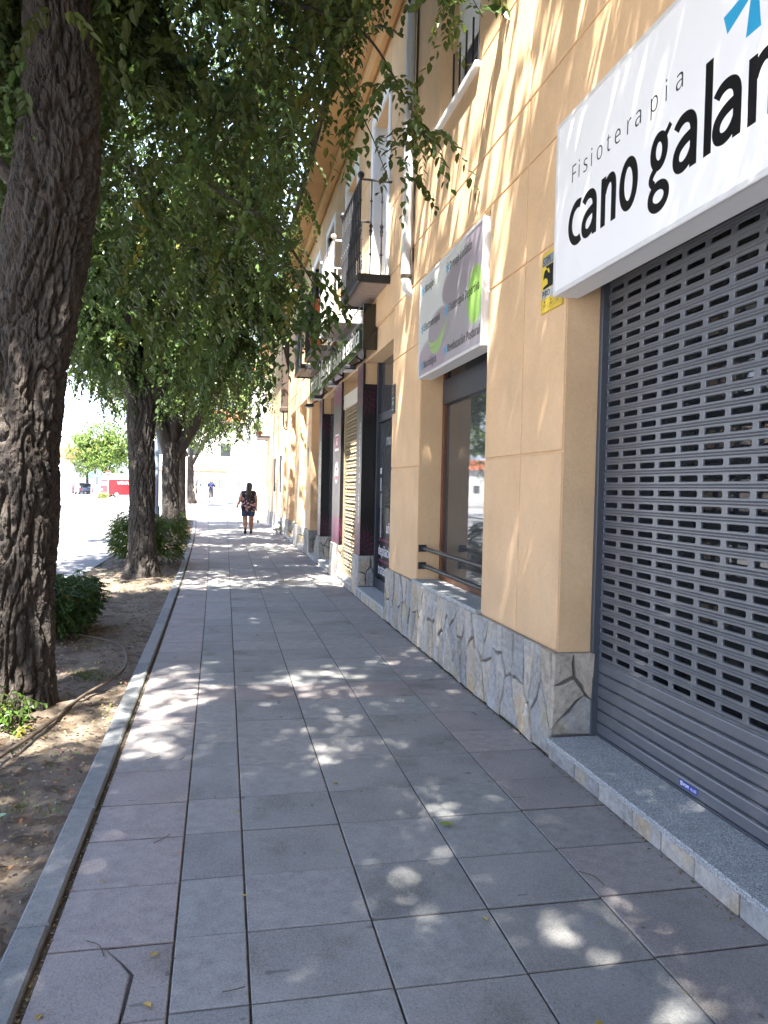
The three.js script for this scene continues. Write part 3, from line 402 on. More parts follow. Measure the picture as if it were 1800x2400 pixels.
// ---------------------------------------------------------------- shop with the perforated roller shutter
{
  const s = part('door_step', house);
  mesh('step_slab', cbox(1.872, 2.3, 0.092, 0.122, -4.16, -0.9, 0.005, [0.05, 0.1]), mats.granite, s);
  mesh('step_core', cbox(1.9, 2.3, -0.1, 0.092, -4.16, -0.9, 0), mats.mortar, s);
  reseed(41); let z = -4.16; while (z < -0.95) { const w = rr(0.2, 0.36), z1 = Math.min(z + w, -0.9); mesh('riser_stone', cbox(1.884 + rr(-0.003, 0.003), 1.91, 0.002, 0.09, z + 0.004, z1 - 0.004, 0.005, [rnd(), rnd()]), mats.stone[[0, 1, 3][Math.floor(rnd() * 3)]], s); z = z1; }
  const sh = part('roller_shutter', house), zA = -4.165, zB = -0.95, pitch = 0.0733, L = zB - zA;
  mesh('guide', cbox(2.145, 2.215, 0.122, 3.6, -4.19, -4.152, 0.004), mats.steelDark, sh);
  mesh('guide', cbox(2.145, 2.215, 0.122, 3.6, -0.94, -0.9, 0.004), mats.steelDark, sh);
  mesh('guide_lining', cbox(2.222, 2.5, 0.122, 3.6, -4.1895, -4.172, 0), mats.steelDark, sh);
  const slotRow = new THREE.Shape([[0, 0.0035], [L, 0.0035], [L, pitch - 0.0035], [0, pitch - 0.0035]].map((p) => new THREE.Vector2(...p)));
  for (let a = 0.012; a + 0.16 < L; a += 0.187) { const r = 0.0145, h = new THREE.Path(), b = a + 0.155, y0 = 0.0195, y1 = 0.0535; h.moveTo(a + r, y0); h.lineTo(b - r, y0); h.quadraticCurveTo(b, y0, b, y0 + r); h.lineTo(b, y1 - r); h.quadraticCurveTo(b, y1, b - r, y1); h.lineTo(a + r, y1); h.quadraticCurveTo(a, y1, a, y1 - r); h.lineTo(a, y0 + r); h.quadraticCurveTo(a, y0, a + r, y0); slotRow.holes.push(h); }
  const gs = new THREE.ExtrudeGeometry(slotRow, { depth: 0.007, bevelEnabled: true, bevelThickness: 0.003, bevelSize: 0.003, bevelSegments: 1, curveSegments: 3 }); gs.rotateY(-PI / 2);     // x' = -z, z' = x
  const prof = (pts) => { const q = new THREE.Shape(pts.map((p) => new THREE.Vector2(...p))); const g = new THREE.ExtrudeGeometry(q, { depth: L, bevelEnabled: false }); return g; };
  const gl = prof([[0, 0.001], [-0.008, 0.004], [-0.0125, 0.010], [-0.0125, pitch - 0.018], [-0.010, pitch - 0.013], [-0.0165, pitch - 0.008], [-0.0165, pitch - 0.004], [0, pitch - 0.001]]);
  const gr = prof([[0, -0.011], [-0.012, -0.0105], [-0.017, -0.007], [-0.0125, -0.0025], [-0.0125, 0.0015], [-0.018, 0.006], [-0.012, 0.0105], [0, 0.011]]);
  for (let k = -6; k < 32; k++) {
    const y = 0.61 + k * pitch - pitch / 2; if (k < 0) { const m = mesh('slat', gl, mats.steel, sh); m.position.set(2.2, y, zA); continue; }
    const m = mesh('slat', gs, mats.steel, sh); m.position.set(2.2, y, zA); const e = mesh('slat_joint', gr, mats.steel, sh); e.position.set(2.199, y, zA);
  }
  mesh('bottom_bar', cbox(2.182, 2.206, 0.1225, 0.136, zA, zB, 0.004), mats.steelDark, sh);
  const tS = canvasTex(256, 48, (c, w, h) => { c.fillStyle = '#2b3f9c'; c.fillRect(0, 0, w, h); c.fillStyle = '#fff'; for (let i = 0; i < 5; i++) c.fillRect(12, 8 + i * 7, 34, 4); c.font = 'bold 34px sans-serif'; c.fillText('PORT', 54, 37); c.font = '32px sans-serif'; c.fillText('ALUM', 156, 37); });
  mesh('maker_plate', quad([2.1865, 0.152, -3.31], [2.1865, 0.152, -3.165], [2.1865, 0.182, -3.165], [2.1865, 0.182, -3.31]), M(0xffffff, 0.5, { map: tS }), sh);
  // the shop front behind the shutter
  const f = part('shop_front', house);
  mesh('shop_glass', cbox(2.5, 2.508, 0.122, 3.55, -4.18, -0.92, 0), mats.glassDark, f);
  for (const z of [-2.78, -1.7]) mesh('wood_post', cbox(2.44, 2.57, 0.12, 3.55, z - 0.06, z + 0.06, 0.01), mats.wood, f);
  mesh('wood_rail', cbox(2.45, 2.56, 0.125, 0.5, -2.71, -0.93, 0.01), mats.wood, f);
  const tB = canvasTex(512, 512, (c, w, h) => { c.fillStyle = '#8a8b8e'; c.fillRect(0, 0, w, h); c.fillStyle = '#1c1d20'; c.font = 'bold 40px sans-serif'; c.fillText('LAZAR ABIE', 130, 150); c.beginPath(); c.arc(215, 235, 52, 0, 7); c.fill(); c.save(); c.translate(60, 300); c.rotate(PI / 2); c.fillText('OWLY', 0, 0); c.restore(); });
  mesh('notice_board', cbox(2.57, 2.59, 1.2, 1.92, -3.85, -3.3, 0.003), mats.boardGrey, f); mesh('notice', quad([2.5685, 1.22, -3.84], [2.5685, 1.22, -3.31], [2.5685, 1.9, -3.31], [2.5685, 1.9, -3.84]), M(0xffffff, 0.7, { map: tB }), f);
  mesh('notice_board', cbox(2.57, 2.59, 1.3, 1.85, -3.2, -3.02, 0.003), mats.boardGrey, f);
}
// ---------------------------------------------------------------- beauty salon: door, clad piers, lattice grille, black fascia
const lace = (c, cx, cy, R, col) => { c.strokeStyle = col; c.lineWidth = 2.2; for (let k = 1; k <= 5; k++) { const r0 = R * k / 5, n = 6 + k * 3; for (let i = 0; i < n; i++) { const a = i / n * 2 * PI, b = (i + 0.5) / n * 2 * PI, d = (i + 1) / n * 2 * PI, r1 = r0 * 1.25, q = r0 * 0.78; c.beginPath(); c.moveTo(cx + q * Math.cos(a), cy + q * Math.sin(a)); c.quadraticCurveTo(cx + r1 * Math.cos(a + 0.1), cy + r1 * Math.sin(a + 0.1), cx + r1 * Math.cos(b), cy + r1 * Math.sin(b)); c.quadraticCurveTo(cx + r1 * Math.cos(d - 0.1), cy + r1 * Math.sin(d - 0.1), cx + q * Math.cos(d), cy + q * Math.sin(d)); c.stroke(); } } };
const tLace = canvasTex(256, 1536, (c, w, h) => { c.fillStyle = '#0c0b0d'; c.fillRect(0, 0, w, h); c.save(); c.beginPath(); c.rect(0, 0, w, 330); c.clip(); lace(c, 20, 20, 240, '#8e2a5c'); c.restore(); c.save(); c.beginPath(); c.rect(0, h - 300, w, 300); c.clip(); lace(c, 40, h - 10, 210, '#9a3066'); c.restore(); });
const tLetters = canvasTex(256, 1536, (c, w, h) => { c.fillStyle = '#33322f'; c.fillRect(0, 0, w, h); c.fillStyle = '#7c2f52'; for (let i = 0; i < 500; i++) { const y = i < 250 ? Math.pow(rnd(), 1.6) * 330 : h - Math.pow(rnd(), 1.4) * 300; c.fillRect(rnd() * w, y, 26, 7); } c.fillStyle = '#efeae4'; c.font = 'bold 58px monospace'; c.textAlign = 'center'; [...'asesores de imagen'].forEach((ch, i) => c.fillText(ch, w * 0.64, 500 + i * 46)); });
const tOval = canvasTex(256, 1536, (c, w, h) => { c.fillStyle = '#4a4642'; c.fillRect(0, 0, w, h); c.fillStyle = '#6d2f4c'; c.fillRect(0, h - 260, w, 260); c.fillRect(0, 0, w, 200); c.lineWidth = 9; c.strokeStyle = '#a62a57'; c.beginPath(); c.ellipse(128, 560, 70, 190, 0, 0, 7); c.stroke(); c.fillStyle = '#8c1c45'; c.fillRect(70, 490, 116, 120); c.fillStyle = '#f0e8ea'; c.fillRect(70, 478, 116, 12); c.fillRect(66, 612, 124, 26); c.font = 'bold 90px serif'; c.fillText('6', 102, 582); c.fillStyle = '#f3f0f0'; c.beginPath(); c.ellipse(128, 850, 62, 105, 0, 0, 7); c.fill(); c.fillStyle = '#a62a57'; c.fillRect(78, 880, 100, 40); c.fillStyle = '#4a4642'; c.fillRect(92, 800, 72, 26); });
{
  const salon = part('salon_front', house), laceM = M(0xffffff, 0.3, { map: tLace }), letM = M(0xffffff, 0.4, { map: tLetters }), ovM = M(0xffffff, 0.4, { map: tOval });
  const pier = (z0, z1, y0, frontM, top = 3.36) => {
    mesh('pier_core', cbox(1.962, 2.3, 0.1, 3.7, z0 - 0.012, z1 + 0.002, 0), mats.reveal, salon);
    mesh('pier_front', cbox(1.93, 1.962, y0, top, z0, z1, 0.004), mats.black, salon); mesh('pier_print', quad([1.9292, y0 + 0.005, z1 + 0.005], [1.9292, y0 + 0.005, z0 - 0.005], [1.9292, top - 0.005, z0 - 0.005], [1.9292, top - 0.005, z1 + 0.005]), frontM, salon);
    mesh('pier_side', cbox(1.963, 2.19, y0, 3.06, z0 - 0.012, z0 - 0.002, 0.002), mats.black, salon); mesh('pier_print', quad([1.932, y0 + 0.006, z0 + 0.0012], [2.188, y0 + 0.006, z0 + 0.0012], [2.188, 3.05, z0 + 0.0012], [1.932, 3.05, z0 + 0.0012]), laceM, salon);
  };
  pier(-10.86, -11.33, 0.6, letM); pier(-12.9, -13.8, 0.6, ovM); pier(-15.5, -15.97, 0.58, letM);
  plinth(-10.86, -11.33, 0.6, 0.3, 331, [2.19, 0.16], 332); plinth(-12.9, -13.8, 0.6, 0.3, 333, [2.05, 0.13], 334); plinth(-15.5, -15.97, 0.58, 0.3, 335, [2.17, 0.1], 336);
  mesh('head_wall', cbox(1.96, 2.32, 3.36, 3.7, -8.87, -15.97, 0), mats.reveal, salon);
  // steps
  for (const [a, b, h] of [[-8.93, -10.855, 0.152], [-11.335, -12.89, 0.122], [-13.81, -15.49, 0.122], [-15.98, -17.41, 0.1], [-18.5, -20.06, 0.1], [-21.36, -23.1, 0.09], [-24.36, -25.36, 0.09]]) {
    const st = part('door_step', house); mesh('step_slab', cbox(1.885, 2.9, h - 0.03, h, a, b, 0.005, [rnd(), rnd()]), mats.granite, st);
    let z = a; const n = Math.round((a - b) / 0.13); for (let i = 0; i < n; i++) mesh('riser_stone', cbox(1.893 + rr(-0.002, 0.002), 1.93, 0.002, h - 0.031, a - (i + 0.03) * (a - b) / n, a - (i + 0.97) * (a - b) / n, 0.004, [rnd(), rnd()]), mats.stone[Math.floor(rnd() * 4)], st);
  }
  // recesses of the further openings: back wall with a plain door
  for (const [a, b] of [[-15.97, -17.42], [-18.49, -20.07], [-21.35, -23.11], [-24.35, -25.37]]) { const d = part('doorway', house); mesh('back_wall', cbox(2.3, 2.4, 0.05, 3.7, a, b, 0), mats.reveal, d); mesh('door_leaf', cbox(2.24, 2.3, 0.1, 2.35, a - 0.15, b + 0.15, 0.01), mats.wood, d); mesh('door_frame', merge([cbox(2.22, 2.3, 0.1, 2.45, a - 0.06, a - 0.15, 0.008), cbox(2.22, 2.3, 0.1, 2.45, b + 0.06, b + 0.15, 0.008)]), mats.navy, d); }
  // glazed door of the salon
  const d = part('salon_door', house);
  mesh('frame', merge([cbox(2.15, 2.21, 0.152, 3.66, -8.88, -8.96, 0.006), cbox(2.13, 2.21, 0.152, 3.66, -10.78, -10.855, 0.006), cbox(2.14, 2.21, 0.152, 0.3, -8.96, -10.78, 0.006), cbox(2.14, 2.21, 2.5, 2.62, -8.96, -10.78, 0.006), cbox(2.14, 2.21, 3.58, 3.66, -8.96, -10.78, 0.006)]), mats.navy, d);
  const tDoor = canvasTex(1024, 1258, (c, w, h) => { const S = w / 1.79, X = (m) => m * S, Y = (m) => h - m * S; c.clearRect(0, 0, w, h); c.strokeStyle = '#05070a'; c.lineWidth = 12; c.beginPath(); c.moveTo(X(0.12), Y(0.9)); c.quadraticCurveTo(X(0.15), Y(1.8), X(0.75), Y(2.2)); c.stroke(); c.fillStyle = '#141016'; c.fillRect(0, Y(1.0), w, h); lace(c, X(0.45), Y(1.0), 0.26 * S, '#6a5f50'); c.fillStyle = '#ece8ec'; c.font = `bold ${0.19 * S}px sans-serif`; c.fillText('uñas', X(0.52), Y(0.66)); c.fillText('depilación', X(0.02), Y(0.33)); c.fillText('tratamientos', X(0.02), Y(0.06)); c.fillStyle = '#7b2850'; c.fillRect(X(0.05), Y(0.56), X(0.7), 16); c.fillRect(X(0.05), Y(0.27), X(0.7), 14); c.fillStyle = '#8d9196'; c.font = `bold ${0.2 * S}px sans-serif`; c.fillText('mo', X(0.42), Y(1.86)); c.fillStyle = '#dfe5ea'; c.fillRect(X(0.06), Y(1.56), X(0.09), 50); c.fillRect(X(0.09), Y(1.42), X(0.05), 110); });
  mesh('door_glass', cbox(2.18, 2.19, 0.3, 2.5, -8.96, -10.78, 0), mats.glassDark, d);
  mesh('door_print', quad([2.1785, 0.302, -10.765], [2.1785, 0.302, -8.975], [2.1785, 2.498, -8.975], [2.1785, 2.498, -10.765]), M(0xffffff, 0.35, { map: tDoor, transparent: true }), d);
  mesh('transom_glass', cbox(2.18, 2.19, 2.62, 3.58, -8.96, -10.78, 0), mats.glassDark, d);
  mesh('handle', rod([2.1, 0.9, -10.2], [2.1, 1.5, -10.2], 0.014, 0.014, 8), mats.steel, d);
  // lattice grille
  const gr = part('lattice_grille', house);
  for (let r = 0; r < 46; r++) { const pts = [], y = 0.24 + r * 0.058, n = 26; for (let i = 0; i <= n; i++) { const t = i / n; pts.push(V(2.02 + 0.014 * Math.cos(i * PI), y + 0.03 * Math.cos(i * PI + (r % 2) * PI), -11.36 - 1.52 * t)); } mesh('grille_wire', tube(pts, 0.0065, 4, 52), mats.gold, gr); }
  mesh('grille_bottom_bar', cbox(1.995, 2.045, 0.125, 0.2, -11.345, -12.89, 0.006), mats.gold, gr); mesh('grille_guide', cbox(1.985, 2.04, 0.13, 2.95, -12.86, -12.895, 0.004), mats.gold, gr);
  mesh('grille_box', cbox(1.965, 2.25, 2.88, 3.12, -11.34, -12.89, 0.012), mats.cream, gr); mesh('shop_glass', cbox(2.25, 2.258, 0.12, 3.55, -11.34, -12.89, 0), mats.glassDark, gr);
  const sw = part('shop_window', house); mesh('pane', cbox(2.1, 2.108, 0.12, 3.36, -13.81, -15.49, 0), mats.glassDark, sw); mesh('post', cbox(1.99, 2.1, 0.12, 3.36, -13.83, -13.9, 0.005), mats.steel, sw);
}
{ // black fascia of the salon
  const f = thing('shop_sign', 'long glossy black shop fascia with white lettering over the salon grille', 'shop sign');
  mesh('box', cbox(1.758, 1.955, 3.392, 3.995, -10.01, -16.33, 0.006), mats.blackGloss, f);
  const tF = canvasTex(2048, 192, (c, w, h) => { c.clearRect(0, 0, w, h); c.fillStyle = '#f2f2ee'; c.textBaseline = 'alphabetic'; c.font = '128px sans-serif'; c.fillText('mirian', 40, 150); c.font = 'italic 215px serif'; c.fillText('M', 440, 172); c.font = 'bold 138px sans-serif'; c.fillText('oniscal', 620, 152); c.font = 'bold 100px sans-serif'; c.fillText('centro de estética', 1130, 150); });
  const m = mesh('lettering', quad([1.7562, 3.40, -16.2], [1.7562, 3.40, -10.12], [1.7562, 3.985, -10.12], [1.7562, 3.985, -16.2]), M(0xffffff, 0.4, { map: tF, transparent: true }), f);
  mesh('edge_trim', merge([cbox(1.752, 1.76, 3.386, 3.396, -10.0, -16.34, 0), cbox(1.752, 1.76, 3.99, 4.0, -10.0, -16.34, 0)]), mats.steel, f);
  for (const z of [-10.9, -12.6, -14.6, -16.1]) { const l = thing('spotlight', 'small floodlight under the black shop fascia', 'light', [1.86, 3.36, z], 0, 'floodlights under the salon fascia'); mesh('bracket', rod([0.05, 0.03, 0], [-0.1, -0.06, 0], 0.012, 0.012, 6), mats.iron, l); mesh('lamp_body', cbox(-0.22, -0.05, -0.12, -0.06, -0.16, 0.16, 0.012), mats.iron, l); mesh('lens', cbox(-0.2, -0.07, -0.126, -0.121, -0.14, 0.14, 0), mats.whiteFrame, l); }
}
// ---------------------------------------------------------------- the physiotherapy signs
const star = (c, x, y, R, col, n = 6, w = 0.2, rot = 0) => { c.fillStyle = col; for (let i = 0; i < n; i++) { const a = rot + i / n * 2 * PI; c.save(); c.translate(x, y); c.rotate(a); c.beginPath(); c.moveTo(-w * R * 0.4, 0); c.lineTo(-w * R, -R); c.lineTo(w * R, -R); c.lineTo(w * R * 0.4, 0); c.fill(); c.restore(); } };
function signBox(t, x0, x1, y0, y1, z0, z1) {
  mesh('box', cbox(x0 + 0.006, x1, y0 + 0.004, y1 - 0.004, z0 - 0.003, z1 + 0.003, 0.004), mats.white, t);
  mesh('frame', merge([cbox(x0, x0 + 0.02, y0, y0 + 0.028, z1, z0, 0.004), cbox(x0, x0 + 0.02, y1 - 0.028, y1, z1, z0, 0.004), cbox(x0, x0 + 0.02, y0 + 0.028, y1 - 0.028, z1, z1 + 0.028, 0.004), cbox(x0, x0 + 0.02, y0 + 0.028, y1 - 0.028, z0 - 0.028, z0, 0.004)]), mats.whiteFrame, t);
}
{
  const t = thing('shop_sign', 'large white lightbox sign with black lettering above the grey roller shutter', 'shop sign');
  const z1 = -4.18, z0 = -1.3, y0 = 2.68, y1 = 3.652, W = z0 - z1, S = 2048 / W, HH = Math.round((y1 - y0) * S);
  signBox(t, 1.84, 2.0, y0, y1, z0, z1);
  const tex = canvasTex(2048, HH, (c, w, h) => {
    c.fillStyle = '#f4f4f4'; c.fillRect(0, 0, w, h);
    const X = (s) => (s - 0.01) * S, Y = (q) => h - q * S;
    c.fillStyle = '#1b1a1c';
    // thin, widely spaced word
    c.font = `${0.135 * S}px sans-serif`; const word = 'Fisioterapia', xs = [0.18, 0.262, 0.325, 0.408, 0.475, 0.585, 0.665, 0.78, 0.86, 0.99, 1.11, 1.195];
    [...word].forEach((ch, i) => { c.fillText(ch, X(xs[i]), Y(0.58)); }); c.strokeStyle = '#f4f4f4'; c.lineWidth = 1.4; [...word].forEach((ch, i) => c.strokeText(ch, X(xs[i]), Y(0.58)));
    // bold rounded word, drawn with strokes and shapes
    c.strokeStyle = '#1b1a1c'; c.lineCap = 'butt'; const B = 0.2, T = 0.458, k = 0.049 * S;
    const ring = (s0, s1, b, tp, lw = k) => { c.lineWidth = lw; c.beginPath(); c.ellipse(X((s0 + s1) / 2), Y((b + tp) / 2), (s1 - s0) / 2 * S - lw / 2, (tp - b) / 2 * S - lw / 2, 0, 0, 7); c.stroke(); };
    const stem = (s, b, tp, w2 = k) => c.fillRect(X(s), Y(tp), w2, (tp - b) * S);
    const cc = (s0, s1) => { c.lineWidth = k; c.beginPath(); c.ellipse(X(s1 - 0.012), Y((B + T) / 2), (s1 - s0) * S - k * 0.6, (T - B) / 2 * S - k / 2, 0, 0.36 * PI, 1.62 * PI); c.stroke(); };
    const aa = (s0, s1) => { const w3 = s1 - s0; c.lineWidth = k; c.beginPath(); c.moveTo(X(s0 + 0.022), Y(T - 0.055)); c.quadraticCurveTo(X(s0 + 0.05), Y(T - 0.022), X(s0 + w3 * 0.52), Y(T - 0.024)); c.quadraticCurveTo(X(s1 - 0.024), Y(T - 0.03), X(s1 - 0.024), Y(T - 0.1)); c.lineTo(X(s1 - 0.024), Y(B)); c.stroke(); c.beginPath(); c.moveTo(X(s1 - 0.03), Y(0.345)); c.quadraticCurveTo(X(s0 + 0.024), Y(0.335), X(s0 + 0.024), Y(0.27)); c.quadraticCurveTo(X(s0 + 0.026), Y(0.224), X(s0 + w3 * 0.44), Y(0.224)); c.quadraticCurveTo(X(s1 - 0.05), Y(0.23), X(s1 - 0.024), Y(0.285)); c.stroke(); };
    const nn = (s0, s1) => { stem(s0, B, T); c.lineWidth = k; c.beginPath(); c.moveTo(X(s0 + 0.03), Y(0.37)); c.quadraticCurveTo(X(s0 + 0.055), Y(T - 0.026), X((s0 + s1) / 2 + 0.018), Y(T - 0.024)); c.quadraticCurveTo(X(s1 - 0.024), Y(T - 0.024), X(s1 - 0.024), Y(T - 0.095)); c.lineTo(X(s1 - 0.024), Y(B)); c.stroke(); };
    cc(0.17, 0.29); aa(0.328, 0.5); nn(0.545, 0.702); ring(0.733, 0.908, B - 0.005, T + 0.003);
    ring(1.012, 1.155, 0.285, T + 0.005, k * 0.95); c.lineWidth = k * 0.62; c.beginPath(); c.moveTo(X(1.132), Y(0.425)); c.lineTo(X(1.172), Y(0.462)); c.stroke(); c.lineWidth = k * 0.75; c.beginPath(); c.moveTo(X(1.06), Y(0.3)); c.quadraticCurveTo(X(0.99), Y(0.262), X(1.05), Y(0.226)); c.stroke(); ring(1.0, 1.175, 0.09, 0.238, k * 0.9);
    aa(1.195, 1.368); stem(1.415, B, 0.59, k * 1.02); aa(1.47, 1.645); nn(1.682, 1.84);
    star(c, X(1.7), Y(0.73), 0.175 * S, '#3aa3cf', 5, 0.24, PI);
  });
  mesh('face', quad([1.8455, y0 + 0.028, z1 + 0.028], [1.8455, y0 + 0.028, z0 - 0.028], [1.8455, y1 - 0.028, z0 - 0.028], [1.8455, y1 - 0.028, z1 + 0.028]), M(0xffffff, 0.28, { map: tex }), t);
}
{
  const t = thing('shop_sign', 'white lightbox sign with spa stones picture above the barred shop window', 'shop sign');
  const z1 = -7.483, z0 = -5.556, y0 = 2.655, y1 = 3.63, W = z0 - z1, S = 1400 / W, HH = Math.round((y1 - y0) * S);
  signBox(t, 1.88, 2.03, y0, y1, z0, z1);
  const tex = canvasTex(1400, HH, (c, w, h) => {
    c.fillStyle = '#dcdedb'; c.fillRect(0, 0, w, h); const X = (z) => (z - z1) * S, Y = (y) => h - (y - y0) * S;
    const blob = (z, y, rx, ry, rot, col, soft) => { for (let i = soft; i >= 0; i--) { c.globalAlpha = Math.min(1, 1.7 / (soft + 1)); c.fillStyle = col; c.beginPath(); c.ellipse(X(z), Y(y), (rx + i * 0.006) * S, (ry + i * 0.006) * S, rot, 0, 7); c.fill(); } c.globalAlpha = 1; };
    blob(-6.3, 2.62, 1.0, 0.22, 0, '#aaa3aa', 14); blob(-6.75, 3.02, 0.36, 0.16, 0, '#a097a0', 6); blob(-6.18, 2.95, 0.42, 0.17, 0, '#a79fa8', 9); blob(-6.2, 3.33, 0.44, 0.16, -0.05, '#948a95', 8); blob(-5.72, 3.5, 0.25, 0.25, 0, '#a396a6', 10); blob(-7.05, 2.74, 0.45, 0.2, 0, '#a8a0a8', 10); blob(-5.72, 3.08, 0.16, 0.2, 0, '#94c95a', 9);
    c.fillStyle = '#a9c787'; c.beginPath(); c.moveTo(X(-7.13), Y(2.985)); c.quadraticCurveTo(X(-7.08), Y(2.78), X(-6.8), Y(2.8)); c.quadraticCurveTo(X(-6.62), Y(2.84), X(-6.5), Y(3.09)); c.quadraticCurveTo(X(-6.7), Y(2.92), X(-6.86), Y(2.92)); c.quadraticCurveTo(X(-7.05), Y(2.9), X(-7.13), Y(2.985)); c.fill(); c.strokeStyle = '#7da05c'; c.lineWidth = 3; c.beginPath(); c.moveTo(X(-7.1), Y(2.9)); c.quadraticCurveTo(X(-6.85), Y(2.8), X(-6.52), Y(3.06)); c.stroke();
    const word = (s, z, zr, y) => { c.save(); c.font = `bold ${0.105 * S}px sans-serif`; c.fillStyle = '#161518'; const m = c.measureText(s).width; c.translate(X(z), Y(y - 0.035)); c.scale((zr - z) * S / m, 1); c.fillText(s, 0, 0); c.fillText(s, 1.5, 0); c.restore(); star(c, X(z - 0.06), Y(y), 0.052 * S, '#3ba0cf', 6, 0.24); };
    word('Masajes', -7.31, -6.95, 3.52); word('Drenaje Linfático', -6.455, -5.83, 3.52); word('Electroterapia', -7.305, -6.74, 3.13); word('Fisioterapia Deportiva', -6.462, -5.61, 3.135); word('Neurológica', -7.304, -6.83, 2.75); word('Reeducación Postural', -6.47, -5.575, 2.768);
  });
  mesh('face', quad([1.8855, y0 + 0.026, z1 + 0.026], [1.8855, y0 + 0.026, z0 - 0.026], [1.8855, y1 - 0.026, z0 - 0.026], [1.8855, y1 - 0.026, z1 + 0.026]), M(0xffffff, 0.3, { map: tex }), t);
}
{
  const tP = canvasTex(300, 400, (c, w, h) => { c.fillStyle = '#dcbc45'; c.fillRect(0, 0, w, h); c.fillStyle = '#8d9296'; c.fillRect(12, 22, 276, 66); c.fillStyle = '#15161a'; c.font = 'bold 52px sans-serif'; c.fillText('CON', 18, 66); c.font = '15px sans-serif'; c.fillRect(16, 74, 200, 4); c.fillStyle = '#17181b'; c.fillRect(30, 92, 250, 150); c.fillStyle = '#e9c93f'; c.beginPath(); c.moveTo(12, 92); c.lineTo(60, 92); c.lineTo(110, 150); c.lineTo(120, 140); c.lineTo(105, 110); c.lineTo(45, 118); c.lineTo(12, 190); c.fill(); c.beginPath(); c.moveTo(14, 240); c.lineTo(14, 190); c.quadraticCurveTo(60, 150, 92, 190); c.lineTo(92, 216); c.lineTo(30, 226); c.fill(); c.fillStyle = '#a9adaf'; c.fillRect(12, 246, 276, 60); c.fillStyle = '#15161a'; c.font = 'bold 58px sans-serif'; c.fillText('PRO', 16, 297); c.strokeStyle = '#6d6a4a'; c.lineWidth = 2; for (let i = 0; i < 3; i++) { c.strokeRect(16 + i * 90, 314, 84, 62); c.fillStyle = '#4a4630'; c.beginPath(); c.arc(58 + i * 90, 332, 8, 0, 7); c.fill(); c.fillRect(36 + i * 90, 350, 46, 4); c.fillRect(36 + i * 90, 360, 46, 4); } });
  const p = thing('alarm_plate', 'yellow and black alarm notice plate on the plaster beside the large white sign', 'notice'); mesh('plate', cbox(1.919, 1.928, 2.66, 3.03, -4.22, -4.53, 0.002), M([0.6, 0.42, 0.05], 0.5), p);
  mesh('print', quad([1.9182, 2.664, -4.526], [1.9182, 2.664, -4.224], [1.9182, 3.026, -4.224], [1.9182, 3.026, -4.526]), M(0xffffff, 0.45, { map: tP }), p);
  const tN = canvasTex(128, 256, (c, w, h) => { c.fillStyle = '#2a2d30'; c.fillRect(0, 0, w, h); c.fillStyle = '#b8913f'; c.font = 'bold 30px sans-serif'; c.fillText('ABIE', 14, 78); c.fillRect(14, 30, 70, 6); c.fillStyle = '#e8e8e8'; c.fillRect(16, 116, 88, 8); c.font = 'bold 52px sans-serif'; c.fillText('24', 26, 180); c.fillRect(20, 220, 70, 6); });
  const q = thing('notice_plate', 'small dark notice plate on the plaster pier beside the salon door', 'notice'); mesh('plate', cbox(1.92, 1.9285, 2.44, 2.78, -8.7, -8.87, 0.002), mats.black, q); mesh('print', quad([1.9192, 2.445, -8.866], [1.9192, 2.445, -8.704], [1.9192, 2.775, -8.704], [1.9192, 2.775, -8.866]), M(0xffffff, 0.45, { map: tN }), q);
  const n = thing('number_plate', 'narrow dark plate on the plaster pier beyond the salon', 'plate'); mesh('plate', cbox(1.918, 1.929, 2.05, 2.5, -17.95, -18.1, 0.003), mats.black, n); for (let i = 0; i < 4; i++) mesh('plate_label', cbox(1.9155, 1.9175, 2.1 + i * 0.09, 2.15 + i * 0.09, -17.98, -18.07, 0.001), mats.boardGrey, n);
}
{ // drainpipes and the tall brown box further on
  const d = thing('drainpipe', 'white plastic drainpipe with angled foot on the plaster wall', 'drainpipe'); const z = -8.02, x = 1.862;
  mesh('pipe', tube([[x, 7.3, z], [x, 5.5, z], [x, 4.2, z], [x, 3.78, z], [x + 0.012, 3.7, z], [x + 0.05, 3.65, z], [x + 0.085, 3.64, z]], 0.052, 14, 40), M([0.6, 0.62, 0.64], 0.45), d);
  for (const y of [6.6, 5.2, 3.82]) mesh('pipe_clip', lathe([[0.054, -0.02], [0.058, -0.018], [0.058, 0.018], [0.054, 0.02]], 16), mats.ironBrown, d).position.set(x, y, z);
  mesh('back_strip', cbox(1.912, 1.9285, 3.72, 7.2, z + 0.045, z + 0.075, 0.002), mats.ironBrown, d);
  const b = thing('brown_drain_box', 'tall dark brown ribbed drain casing with a thin outlet pipe on the wall', 'drain casing'); mesh('casing', cbox(1.72, 1.928, 4.05, 6.9, -24.0, -24.35, 0.02), mats.ironBrown, b); mesh('hopper', cbox(1.69, 1.93, 3.9, 4.06, -23.95, -24.42, 0.03), mats.ironBrown, b); for (let i = 0; i < 14; i++) mesh('rib', cbox(1.71, 1.722, 4.2 + i * 0.19, 4.24 + i * 0.19, -24.01, -24.34, 0.003), mats.iron, b); mesh('outlet', tube([[1.8, 3.92, -24.2], [1.8, 3.6, -24.2], [1.83, 3.42, -24.22], [1.9, 3.36, -24.26]], 0.022, 8), mats.ironBrown, b);
}
// ---------------------------------------------------------------- trees
const barkM = [M([0.053, 0.043, 0.036], 0.95, { map: tBark, bumpMap: bBark, bumpScale: 0.014 }), M([0.054, 0.046, 0.04], 0.95, { map: tBark, bumpMap: bBark, bumpScale: 0.014 })];
const twigM = M([0.09, 0.07, 0.045], 0.9);
